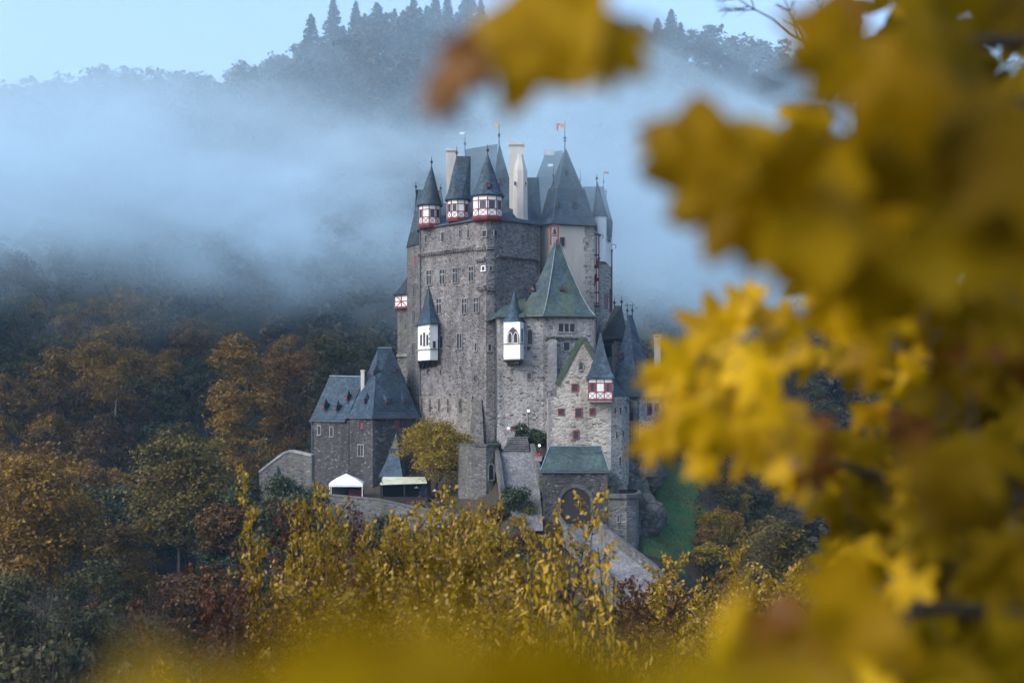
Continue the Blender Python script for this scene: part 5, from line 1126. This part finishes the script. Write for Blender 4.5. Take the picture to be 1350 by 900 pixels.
def sap_proto(seed, mat, *a, **k):
    mb, V, F = sapling(seed, *a, **k); return (raw('foliage', V, F, M[mat]), obj('stems', mb, M['bark_dark']))
M['sap_yellow'] = leafmat('yellow_sapling_leaves', [(0.0, (0.0955, 0.0434, 0.0042)), (0.3, (0.2422, 0.1374, 0.0070)), (0.7, (0.3816, 0.2458, 0.0104)), (1.0, (0.5138, 0.3614, 0.0831))], .4, .4, nscale=1.2, gloss=.5)
M['sap_hang'] = leafmat('hanging_yellow_leaves', [(0.0, (0.2932, 0.1496, 0.0085)), (0.5, (0.5083, 0.2992, 0.0127)), (1.0, (0.6060, 0.3927, 0.0340))], .4, .4, nscale=1.2, gloss=.5)
M['sap_red'] = leafmat('red_brown_sapling_leaves', [(0.0, (0.0263, 0.0090, 0.0060)), (0.45, (0.0750, 0.0240, 0.0090)), (0.8, (0.1500, 0.0562, 0.0112)), (1.0, (0.3150, 0.1800, 0.0150))], .3, .5, nscale=1.0)
M['sap_dark'] = leafmat('dull_sapling_leaves', [(0.0, (0.02, 0.015, 0.006)), (0.6, (0.06, 0.04, 0.010)), (0.88, (0.12, 0.08, 0.012)), (1.0, (0.5, 0.36, 0.02))], .3, .5, nscale=1.0)
SAP = {'yellow': [sap_proto(31 + j, 'sap_yellow', 8.5, 2.0, 46, 22, .105, .036, leaders=5, leaf_from=.2) for j in range(3)],
       'hang': [sap_proto(41 + j, 'sap_hang', 8.0, .6, 15, 5, .15, .024, hang=1.0, leaders=4, leaf_from=.45) for j in range(2)],
       'red': [sap_proto(51 + j, 'sap_red', 8.0, 1.2, 36, 18, .085, .021, hang=.6, leaders=5, leaf_from=.3) for j in range(2)],
       'bare': [sap_proto(61 + j, 'sap_dark', 8.0, 1.1, 20, 4, .07, .02, hang=.4, leaders=5, leaf_from=.3) for j in range(2)]}
SN = {'yellow': 'yellow leaved sapling', 'hang': 'thin sapling with sparse hanging yellow leaves', 'red': 'red brown leaved sapling', 'bare': 'nearly bare dark twiggy sapling'}
def sap(px, top, Y, kd, where, i=[0], grp=None, wide=1.0):
    i[0] += 1; x = P2(px, Y).x; g = hz(x, Y); s = (Zp(top, Y) - g) / (8.95 if kd == 'yellow' else 8.25)
    return plant('young_tree', SAP[kd][i[0] % len(SAP[kd])], (x, Y, g), SN[kd] + ' ' + where, 'sapling', grp, (s * wide, s * wide, s), i[0] * 2.4)
sap(405, 600, 20, 'yellow', 'tallest in front of the grey gable wall', wide=.6); sap(385, 640, 19, 'red', 'in front of the grey gable wall', wide=.9)
sap(472, 672, 22, 'yellow', 'in front of the white tent', wide=.8); sap(595, 655, 21, 'yellow', 'in front of the market stall', wide=.9); sap(640, 622, 22, 'yellow', 'in front of the curved wall', wide=.8)
sap(535, 705, 20, 'yellow', 'below the terrace wall')
for px, top, Y, ww in ((418, 640, 21, .5), (392, 690, 20, .5), (450, 700, 21, .8), (490, 700, 22, .7), (512, 725, 20, .8), (560, 692, 21, .8), (585, 672, 20, .6), (615, 660, 21, .6), (655, 640, 22, .55), (630, 685, 20, .7), (672, 688, 21, .6), (405, 622, 20.5, .45), (430, 650, 21, .45), (645, 668, 21, .55), (600, 720, 19, .9), (480, 730, 19, .9), (440, 725, 20, .8)): sap(px, top, Y, 'yellow', 'among the dense yellow saplings below the terrace', grp='dense yellow saplings below the terrace', wide=ww)
for px, top, Y, ww in ((470, 668, 21.5, .6), (500, 672, 22, .55), (525, 668, 21, .6), (550, 655, 22, .55), (575, 648, 21.5, .6), (605, 640, 22, .55), (630, 634, 21, .55), (665, 648, 22, .55), (545, 690, 20, .7), (600, 680, 20.5, .7), (650, 690, 20, .7), (690, 705, 20, .6)): sap(px, top, Y, 'yellow', 'among the tall yellow saplings in front of the terrace wall', grp='tall yellow saplings in front of the terrace wall', wide=ww)
for px, top, Y in ((430, 735, 18), (500, 745, 18), (570, 740, 17), (630, 735, 18), (540, 770, 16), (620, 790, 15), (460, 790, 15), (690, 760, 19)): sap(px, top, Y, 'yellow', 'in the low thicket at the bottom', grp='yellow saplings of the bottom thicket')
for px, top, Y in ((722, 660, 15), (742, 652, 16), (786, 690, 15), (800, 690, 16), (705, 690, 17), (828, 700, 15), (760, 700, 15), (738, 715, 14), (790, 735, 14), (690, 715, 15), (815, 745, 14)): sap(px, top, Y, 'hang', 'in front of the gatehouse and ramp', grp='hanging leaf saplings before the gatehouse', wide=1.0)
for px, top, Y in ((335, 725, 20), (300, 745, 19), (365, 710, 21), (270, 765, 18), (415, 740, 17)): sap(px, top, Y, 'red', 'low at the left of the thicket', grp='red brown saplings at the left of the thicket')
for px, top, Y in ((720, 750, 22), (760, 745, 23), (800, 750, 22), (840, 750, 24), (870, 745, 24), (740, 785, 18), (820, 790, 18)): sap(px, top, Y, 'red', 'low in front of the ramp', grp='red brown saplings in front of the ramp')
for px, top, Y in ((25, 770, 17), (70, 745, 18), (120, 790, 16), (165, 755, 18), (210, 780, 17), (255, 800, 16), (100, 830, 14), (190, 835, 14), (300, 800, 15), (20, 840, 13)): sap(px, top, Y, 'bare', 'in the dark bottom left corner', grp='bare saplings in the bottom left corner')
for px, top, Y in ((190, 850, 12), (235, 850, 12.5), (215, 870, 12)): sap(px, top, Y, 'hang', 'at the bottom left among bare twigs', grp='hanging leaf saplings at the bottom left')
FB = []
for j in range(2):
    mb, V, F = sapling(71 + j, 9.0, 2.9, 52, 36, .115, .042, leaders=8, leaf_from=.25); FB.append((raw('foliage', V, F, M['sap_yellow']), obj('stems', mb, M['bark_dark'])))
for k, (px, top, Y, lb_) in enumerate(((900, 728, 40, 'left of the single narrow leaf'), (950, 722, 42, 'behind the single narrow leaf'), (1000, 745, 40, 'right of the single narrow leaf'), (925, 790, 34, 'lowest, below the single narrow leaf'), (1045, 775, 38, 'half behind the right leaf curtain'), (875, 765, 36, 'nearest to the foot of the ramp'), (975, 775, 36, 'directly below the tall one behind the narrow leaf'), (900, 820, 30, 'at the bottom left of the yellow shrubs'))):
    x = P2(px, Y).x; g = hz(x, Y); s = (Zp(top - 14, Y) - g) / 9.6; plant('shrub', FB[k % 2], (x, Y, g), 'bright yellow shrub at the lower right ' + lb_, 'shrub', None, (s * .85, s * .85, s), k * 1.9)
# ------------------------------------------------------------------ out-of-focus maple leaves close to the viewer
LOBES = [(90, 1.0), (80, .80), (76, .66), (70, .62), (66, .50), (58, .62), (52, .78), (42, .96), (33, .76), (24, .70), (14, .50), (2, .60), (-12, .72), (-25, .66), (-40, .46), (-62, .34), (-84, .26)]
OUT = [(a, r) for a, r in LOBES] + [(180 - a, r) for a, r in reversed(LOBES[1:])]
OUT = sorted(((a % 360), r) for a, r in OUT)
def maple(c, R, u, n, curl, rr, soft=1.0):
    """lobed leaf of radius R at c, tip along u, normal n"""
    v = np.cross(n, u); V = [c + n * 0.0]; k = len(OUT)
    ph = rr.random() * 6.28
    for f in (.45, .78, 1.0):
        for a, r in OUT:
            t = math.radians(a); r_ = r ** soft; x, y = math.cos(t) * r_ * f * R, math.sin(t) * r_ * f * R; q = r_ * f
            z = R * (curl * q * q + .14 * math.sin(3 * t + ph) * q + .05 * math.cos(5 * t + ph) * q * q - .10 * abs(math.sin(2.5 * (t - math.pi / 2))) * q)
            V.append(c + v * x + u * y + n * z)
    return V, k
def leaf_mesh(L, seed):
    rr = np.random.default_rng(seed); V = []; T = []; Q = []
    for (px, py, Y, R, ang, tilt) in L:
        c = np.array(P(px, py, Y)); a = math.radians(ang); u = np.array([math.cos(a), 0, math.sin(a)]); n = np.array([0, -1.0, .25]) + rr.normal(size=3) * tilt; n /= np.linalg.norm(n); u -= (u * n).sum() * n; u /= np.linalg.norm(u)
        o = len(V); vs, k = maple(c, R, u, n, rr.uniform(-.5, .25), rr, .62 if Y < 1.45 else 1.1); V += vs
        for i in range(k):
            j = (i + 1) % k; T.append((o, o + 1 + i, o + 1 + j))
            for g in range(2): Q.append((o + 1 + g * k + i, o + 1 + (g + 1) * k + i, o + 1 + (g + 1) * k + j, o + 1 + g * k + j))
    return V, T + Q
def leaf_obj(name, L, mat, parent, seed):
    V, F = leaf_mesh(L, seed); off = OFF[parent.name]; me = bpy.data.meshes.new(name); me.from_pydata([tuple(np.array(v) - np.array(off)) for v in V], [], F); me.polygons.foreach_set('use_smooth', [True] * len(me.polygons))
    me.materials.append(mat); o = bpy.data.objects.new(name, me); COL.objects.link(o); o.parent = parent; OFF[o.name] = off; return o
M['maple'] = leafmat('yellow_maple_leaf', [(0.0, (0.2500, 0.1196, 0.0010)), (0.35, (0.4125, 0.2394, 0.0010)), (0.75, (0.5750, 0.3534, 0.0015)), (1.0, (0.7000, 0.4446, 0.0060))], .35, .5, nscale=9, gloss=.15)
M['maple_painted_shade'] = leafmat('shade_painted_maple_leaf', [(0.0, (0.0577, 0.0266, 0.0010)), (0.4, (0.1155, 0.0740, 0.0010)), (1.0, (0.1905, 0.1332, 0.0019))], .35, .6, nscale=6, gloss=.06)  # crown shade at the far right and back is painted into this colour
M['maple_near'] = leafmat('olive_maple_leaf', [(0.0, (0.1505, 0.0886, 0.0009)), (0.3, (0.2023, 0.1134, 0.0011)), (0.7, (0.3095, 0.1857, 0.0016)), (1.0, (0.4046, 0.2475, 0.0054))], .3, .45, nscale=14, gloss=.08)
M['maple_low'] = leafmat('ochre_maple_leaf', [(0.0, (0.0924, 0.0492, 0.0010)), (0.5, (0.2003, 0.1309, 0.0010)), (1.0, (0.3081, 0.2080, 0.0020))], .25, .6, nscale=8, gloss=.05)
M['maple_brown'] = leafmat('brown_maple_leaf', [(0.0, (0.09, 0.030, 0.006)), (1.0, (0.22, 0.095, 0.010))], .3, .5, nscale=8)
BY = [0, 40, 70, 105, 135, 160, 200, 240, 270, 300, 335, 365, 385, 420, 455, 480, 520, 560, 600, 630, 650, 690, 740, 780, 830, 870, 900]
BX = [1085, 1072, 1066, 1010, 880, 852, 855, 885, 915, 940, 985, 1035, 975, 938, 900, 842, 838, 850, 856, 900, 1010, 1066, 1062, 1052, 1010, 985, 965]
bound = lambda y: float(np.interp(y, BY, BX))
rl = random.Random(77)
def scatter(n, y0, y1, xmax, d0, d1, R0, R1, k=.72, tilt=.35, xmin=0):
    L = []; tries = 0
    while len(L) < n and tries < n * 400:
        tries += 1; py = rl.uniform(y0, y1); px = rl.uniform(max(830, xmin), xmax); Y = rl.uniform(d0, d1); R = rl.uniform(R0, R1); rp = R * FPX / Y * k
        if any(px - rp < bound(py + t * rp) + (0 if abs(t) < .5 else -rp * .45) for t in (-.9, -.45, 0, .45, .9)): continue
        L.append((px, py, Y, R, rl.uniform(200, 340), tilt))
    return L
mt = thing('maple_tree', 'close out-of-focus yellow maple foliage hanging like a curtain down the right side', 'tree', (2.2, 2.4, hz(2.2, 2.4)))
near = scatter(22, -60, 430, 1420, 1.0, 1.5, .050, .072, xmin=1040) + scatter(7, 500, 960, 1420, 1.0, 1.4, .035, .055, xmin=1120) + [(935, 205, 1.12, .066, 205, .12), (985, 255, 1.10, .066, 240, .15), (1010, 190, 1.15, .06, 215, .2), (1000, 300, 1.12, .045, 250, .2), (1075, 260, 1.05, .075, 230, .2), (895, 185, 1.12, .034, 185, .1), (930, 260, 1.1, .032, 235, .1),
    (1105, 60, 1.0, .05, 200, .2), (1110, 40, 1.1, .04, 150, .2), (1185, 90, 1.0, .06, 240, .2), (1240, 625, .85, .035, 265, .25), (1260, 660, .85, .03, 275, .25), (1130, 790, 1.0, .05, 210, .3)]
mid = [(905, 480, 2.0, .068, 190, .2), (945, 440, 2.1, .075, 150, .2), (985, 420, 2.1, .065, 120, .25), (870, 500, 2.0, .040, 190, .2), (1000, 480, 2.0, .080, 200, .2), (950, 510, 2.0, .080, 230, .2), (900, 545, 1.9, .06, 250, .2), (865, 575, 1.9, .048, 255, .2), (930, 580, 1.95, .055, 240, .25), (925, 610, 1.9, .035, 265, .2), (985, 555, 2.0, .07, 270, .2), (1020, 540, 2.0, .07, 250, .3), (1040, 440, 2.1, .08, 200, .3), (990, 395, 2.1, .05, 140, .2), (1030, 600, 2.0, .05, 260, .3)]
mid += scatter(95, 380, 960, 1420, 1.7, 3.0, .05, .082) + scatter(30, -60, 400, 1420, 1.7, 2.4, .06, .08, xmin=1060)
back = scatter(210, -80, 980, 1440, 2.8, 3.8, .08, .12, xmin=1075) + scatter(70, -80, 980, 1440, 3.8, 4.6, .12, .16, xmin=1110)
leaf_obj('near_foliage', [q for q in near if q[0] <= 1215], M['maple_near'], mt, 2); leaf_obj('foliage', [q for q in mid if q[0] <= 1215], M['maple'], mt, 3); leaf_obj('shade_painted_foliage', [q for q in mid + near if q[0] > 1215], M['maple_painted_shade'], mt, 31); leaf_obj('shade_painted_foliage', back, M['maple_painted_shade'], mt, 4)  # leaves past the far-right column take the darker colour in place of shade
leaf_obj('brown_foliage', [(1065, 560, 1.9, .055, 265, .3), (1075, 610, 1.9, .05, 280, .3), (1010, 850, 1.3, .06, 240, .4), (1060, 860, 1.3, .07, 220, .4), (1110, 20, 1.1, .04, 200, .3), (1200, 560, 2.0, .06, 250, .4), (1300, 300, 2.0, .08, 250, .4), (1330, 450, 1.8, .09, 250, .4)], M['maple_brown'], mt, 5)
def overhead(n, seed):  # unseen leaves added above the camera to block light and shade the curtain
    r = np.random.default_rng(seed); L = []
    while len(L) < n:
        x, y, z = r.uniform(-.4, 4.5), r.uniform(-3.0, 4.2), r.uniform(.15, 3.4)
        if y > .05 and z / y < .40: continue                     # keeps out of the picture
        if x < .25 and z < .8: continue
        R = r.uniform(.07, .12); L.append((675 + x / y * FPX, HZ - z / y * FPX, y, R, r.uniform(200, 340), .9)) if abs(y) > .02 else None
    return L
def beside(n, seed):  # unseen leaves added right of the camera to darken the leaf curtain
    r = np.random.default_rng(seed); L = []
    while len(L) < n:
        x, y, z = r.uniform(.5, 3.2), r.uniform(-2.0, 1.6), r.uniform(-1.6, .4)
        if x < .42 * max(y, 0) + .35 or abs(y) < .02: continue
        L.append((675 + x / y * FPX, HZ - z / y * FPX, y, r.uniform(.07, .12), r.uniform(200, 340), .9))
    return L
leaf_obj('added_side_shade_leaves', beside(700, 18), M['maple'], mt, 19)
leaf_obj('added_overhead_shade_leaves', overhead(1500, 15), M['maple'], mt, 16)
tb = MB(); g0 = hz(2.2, 2.4); tb.tube([(2.2, 2.4, g0 - .3), (2.15, 2.4, -.6), (2.2, 2.5, .3), (2.0, 2.6, 1.4)], [.16, .12, .10, .07], 9); tk = obj('trunk', tb, M['bark_dark'], mt, smooth=True)
lb3 = MB()
for a, b, c in (((2.15, 2.45, .1), P(1230, 300, 2.4), P(1010, 450, 2.0)), ((2.15, 2.4, -.4), P(1200, 640, 2.4), P(930, 560, 1.95)), ((2.1, 2.5, .6), P(1200, 60, 1.8), P(1000, 110, 1.2)), ((2.1, 2.4, -.5), P(1220, 800, 1.8), P(1050, 860, 1.3)), ((2.1, 2.5, .6), P(1250, 150, 1.6), P(960, 210, 1.14))):
    lb3.tube([a, Vector(a).lerp(Vector(b), .5) + Vector((0, 0, .04)), b, Vector(b).lerp(Vector(c), .6), c], [.025, .016, .009, .005, .003], 6)
for (px_, py_, Y_, R_, an_, ti_) in mid:
    u_ = Vector((math.cos(math.radians(an_)), 0, math.sin(math.radians(an_)))); q_ = P(px_, py_, Y_) + Vector((0, .004, 0)); lb3.tube([q_ + u_ * R_ * .5, q_ - u_ * R_ * .3, q_ - u_ * R_ * 1.2 + Vector((.01, .02, .02))], [.0012, .0012, .0016], 4)
obj('limbs', lb3, M['bark_dark'], mt)
sp1 = thing('maple_twig', 'blurred yellow maple leaves with curled brown tip hanging on a twig at top centre', 'twig', P(800, -30, .95))
leaf_obj('leaf', [(748, 28, .95, .058, 170, .12), (700, 40, .95, .056, 205, .12), (800, 45, .96, .040, 320, .12), (770, 80, .95, .026, 275, .1)], M['maple_near'], sp1, 8)
leaf_obj('withered_leaf', [(618, 82, .95, .028, 200, .2), (582, 122, .95, .020, 262, .2), (598, 98, .95, .022, 230, .2)], M['maple_brown'], sp1, 9)
tw = MB(); tw.tube([P(740, 20, .96), P(850, 25, .97), P(930, 75, 1.0), P(1010, 120, 1.05), P(1120, 150, 1.2)], [.0012, .0016, .002, .0024, .003], 6); obj('stem', tw, M['bark'], sp1)
sp2 = thing('narrow_leaf', 'single narrow yellow leaf hanging alone at the lower right left of the leaf curtain', 'leaf', P(968, 820, .95))
def narrow(pts, wds, Y, name, mat, par):
    mb = MB(); L = []; 
    rings = [[P(px - w_, py, Y), P(px - w_ * .5, py, Y - .006), P(px, py, Y - .009), P(px + w_ * .5, py, Y - .006), P(px + w_, py, Y)] for (px, py), w_ in zip(pts, wds)]
    mb.loft(rings, False, False, False); return obj(name, mb, mat, par, smooth=True)
narrow([(985, 768), (975, 790), (968, 815), (960, 838), (952, 858), (948, 868)], [3, 13, 20, 18, 9, 2], .95, 'blade', M['maple'], sp2)
tw = MB(); tw.tube([P(985, 769, .95), P(1010, 700, 1.0), P(1080, 640, 1.2)], [.0008, .001, .0015], 5); obj('stem', tw, M['bark'], sp2)
sp3 = thing('low_branch', 'strongly blurred yellow leaves of a low branch washing over the bottom edge', 'branch', P(640, 1050, .45)); Lw = []
for k in range(90):
    px = rl.gauss(650, 270); sx = abs(px - 650) / 420; py = 912 + 42 * sx ** 2 + rl.uniform(-8, 170); Lw.append((px, py, rl.uniform(.32, .55), rl.uniform(.020, .032), rl.uniform(20, 160), .5))
leaf_obj('foliage', Lw, M['maple_low'], sp3, 12)
tw = MB(); tw.tube([P(300, 1120, .45), P(600, 1030, .45), P(900, 1010, .45), P(1150, 1080, .5)], [.002, .002, .002, .002], 5); obj('stem', tw, M['bark_dark'], sp3)
# bare twig at the top right
bt_ = thing('bare_twig', 'thin bare dark twig with side shoots against the pale sky at the top right', 'twig', P(1090, 90, 9)); tw = MB(); rt_ = random.Random(6)
def shoot(a, b, r, n, lvl):
    a, b = Vector(a), Vector(b); pts = [a.lerp(b, i / 5) + Vector((rt_.uniform(-1, 1), rt_.uniform(-1, 1), rt_.uniform(-1, 1))) * (b - a).length * .025 for i in range(6)]
    tw.tube(pts, [r * (1 - .7 * i / 5) for i in range(6)], 5)
    if lvl:
        for k in range(n):
            t = rt_.uniform(.25, .95); i = int(t * 5); s = pts[i].lerp(pts[min(5, i + 1)], t * 5 - i); d = (b - a).normalized(); side = Vector((-d.z, 0, d.x)) * rt_.choice((-1, 1)); e = s + (d + side * rt_.uniform(.5, 1.0)).normalized() * (b - a).length * rt_.uniform(.18, .34); shoot(s, e, r * .5, 3, lvl - 1)
shoot(P(1095, 78, 9), P(962, -6, 9), .010, 6, 2); shoot(P(1062, 62, 9), P(1030, -8, 9), .008, 6, 2); shoot(P(1095, 40, 9), P(1075, -10, 9), .006, 3, 1); tw_o = obj('shoots', tw, M['bark_dark'], bt_)
# ------------------------------------------------------------------ air: light haze over everything and the fog bank in the valley behind the castle
# a wisp drifting round the castle's rear roofs
FOGC = (9.0, 211.0, 41.0)
def volbox(name, lo, hi, mat):
    c = [(a + b) / 2 for a, b in zip(lo, hi)]; mb = MB(); mb.box(c, hi[0] - lo[0], hi[1] - lo[1], hi[2] - lo[2]); return obj(name, mb, mat)
m, t, b, o = newmat('haze'); t.nodes.remove(b); pv = N(t, 'ShaderNodeVolumePrincipled'); pv.inputs['Color'].default_value = (.46, .72, 1.0, 1); pv.inputs['Density'].default_value = HAZE_D; pv.inputs['Anisotropy'].default_value = 0.0
t.links.new(pv.outputs[0], o.inputs['Volume']); hzb = volbox('haze', (-420, -30, -60), (420, 640, 168), m); tag(hzb, 'thin blue autumn haze filling the whole valley', 'haze', None, 'stuff')
m, t, b, o = newmat('fog'); t.nodes.remove(b); pv = N(t, 'ShaderNodeVolumePrincipled'); pv.inputs['Color'].default_value = (.69, .895, 1.0, 1); pv.inputs['Anisotropy'].default_value = 0.0
tc = N(t, 'ShaderNodeTexCoord'); sx = N(t, 'ShaderNodeSeparateXYZ'); t.links.new(tc.outputs['Object'], sx.inputs[0])
def mr(src, a, b_, c=0.0, d=1.0, st='SMOOTHSTEP'):
    n = N(t, 'ShaderNodeMapRange'); n.interpolation_type = st
    if hasattr(src, 'links'): t.links.new(src, n.inputs[0])
    for i, v in ((1, a), (2, b_), (3, c), (4, d)):
        if hasattr(v, 'links'): t.links.new(v, n.inputs[i])
        else: n.inputs[i].default_value = v
    return n.outputs[0]
def mul(a, b_):
    n = N(t, 'ShaderNodeMath', operation='MULTIPLY')
    for i, v in ((0, a), (1, b_)):
        if hasattr(v, 'links'): t.links.new(v, n.inputs[i])
        else: n.inputs[i].default_value = v
    return n.outputs[0]
def add(a, b_):
    n = N(t, 'ShaderNodeMath', operation='ADD')
    for i, v in ((0, a), (1, b_)):
        if hasattr(v, 'links'): t.links.new(v, n.inputs[i])
        else: n.inputs[i].default_value = v
    return n.outputs[0]
n1 = N(t, 'ShaderNodeTexNoise'); n1.inputs['Scale'].default_value = .011; n1.inputs['Detail'].default_value = 3; n1.inputs['Roughness'].default_value = .55; t.links.new(tc.outputs['Object'], n1.inputs['Vector'])
mp3 = N(t, 'ShaderNodeMapping'); mp3.inputs['Scale'].default_value = (.7, .8, 1.6); mp3.inputs['Rotation'].default_value = (0, .35, 0); t.links.new(tc.outputs['Object'], mp3.inputs[0])
n3 = N(t, 'ShaderNodeTexNoise'); n3.inputs['Scale'].default_value = .034; n3.inputs['Detail'].default_value = 4; n3.inputs['Distortion'].default_value = .6; t.links.new(mp3.outputs[0], n3.inputs['Vector'])
mp = N(t, 'ShaderNodeMapping'); mp.inputs['Scale'].default_value = (.6, 1, 1.4); mp.inputs['Location'].default_value = (40, 10, 7); t.links.new(tc.outputs['Object'], mp.inputs[0])
n2 = N(t, 'ShaderNodeTexNoise'); n2.inputs['Scale'].default_value = .022; n2.inputs['Detail'].default_value = 4; t.links.new(mp.outputs[0], n2.inputs['Vector'])
zz = add(sx.outputs[2], mul(add(n2.outputs[0], -.5), 60.0))
zz = add(zz, mr(sx.outputs[0], -130, 20, 2, 14, 'LINEAR'))          # fog hangs lower towards and right of the castle
low = mr(zz, 25, 53); high = mr(zz, 46, 80, 1.0, 0.0); yn = mr(sx.outputs[1], 188, 250); dn = mr(add(mul(n1.outputs[0], .45), mul(n3.outputs[0], .55)), .42, .57, .05, 1.15)
yf = mr(sx.outputs[1], 430, 470, 1.0, 0.35)
vd = N(t, 'ShaderNodeVectorMath', operation='DISTANCE'); t.links.new(tc.outputs['Object'], vd.inputs[0]); vd.inputs[1].default_value = FOGC
wisp = mul(mr(vd.outputs[1], 4, 26, 1.0, 0.0), mul(mr(n3.outputs[0], .36, .6, .4, 1.0), .075))
veil = mul(mr(sx.outputs[1], 290, 430), mul(mr(n2.outputs[0], .3, .65, .5, 1.0), .0034))
dens = add(mul(mul(mul(low, high), mul(yn, yf)), mul(dn, FOG_D)), add(wisp, veil)); t.links.new(dens, pv.inputs['Density']); t.links.new(pv.outputs[0], o.inputs['Volume'])
fgb = volbox('fog_bank', (-300, 186, -5), (260, 560, 160), m); tag(fgb, 'pale bank of fog drifting across the valley behind the castle', 'fog', None, 'stuff')
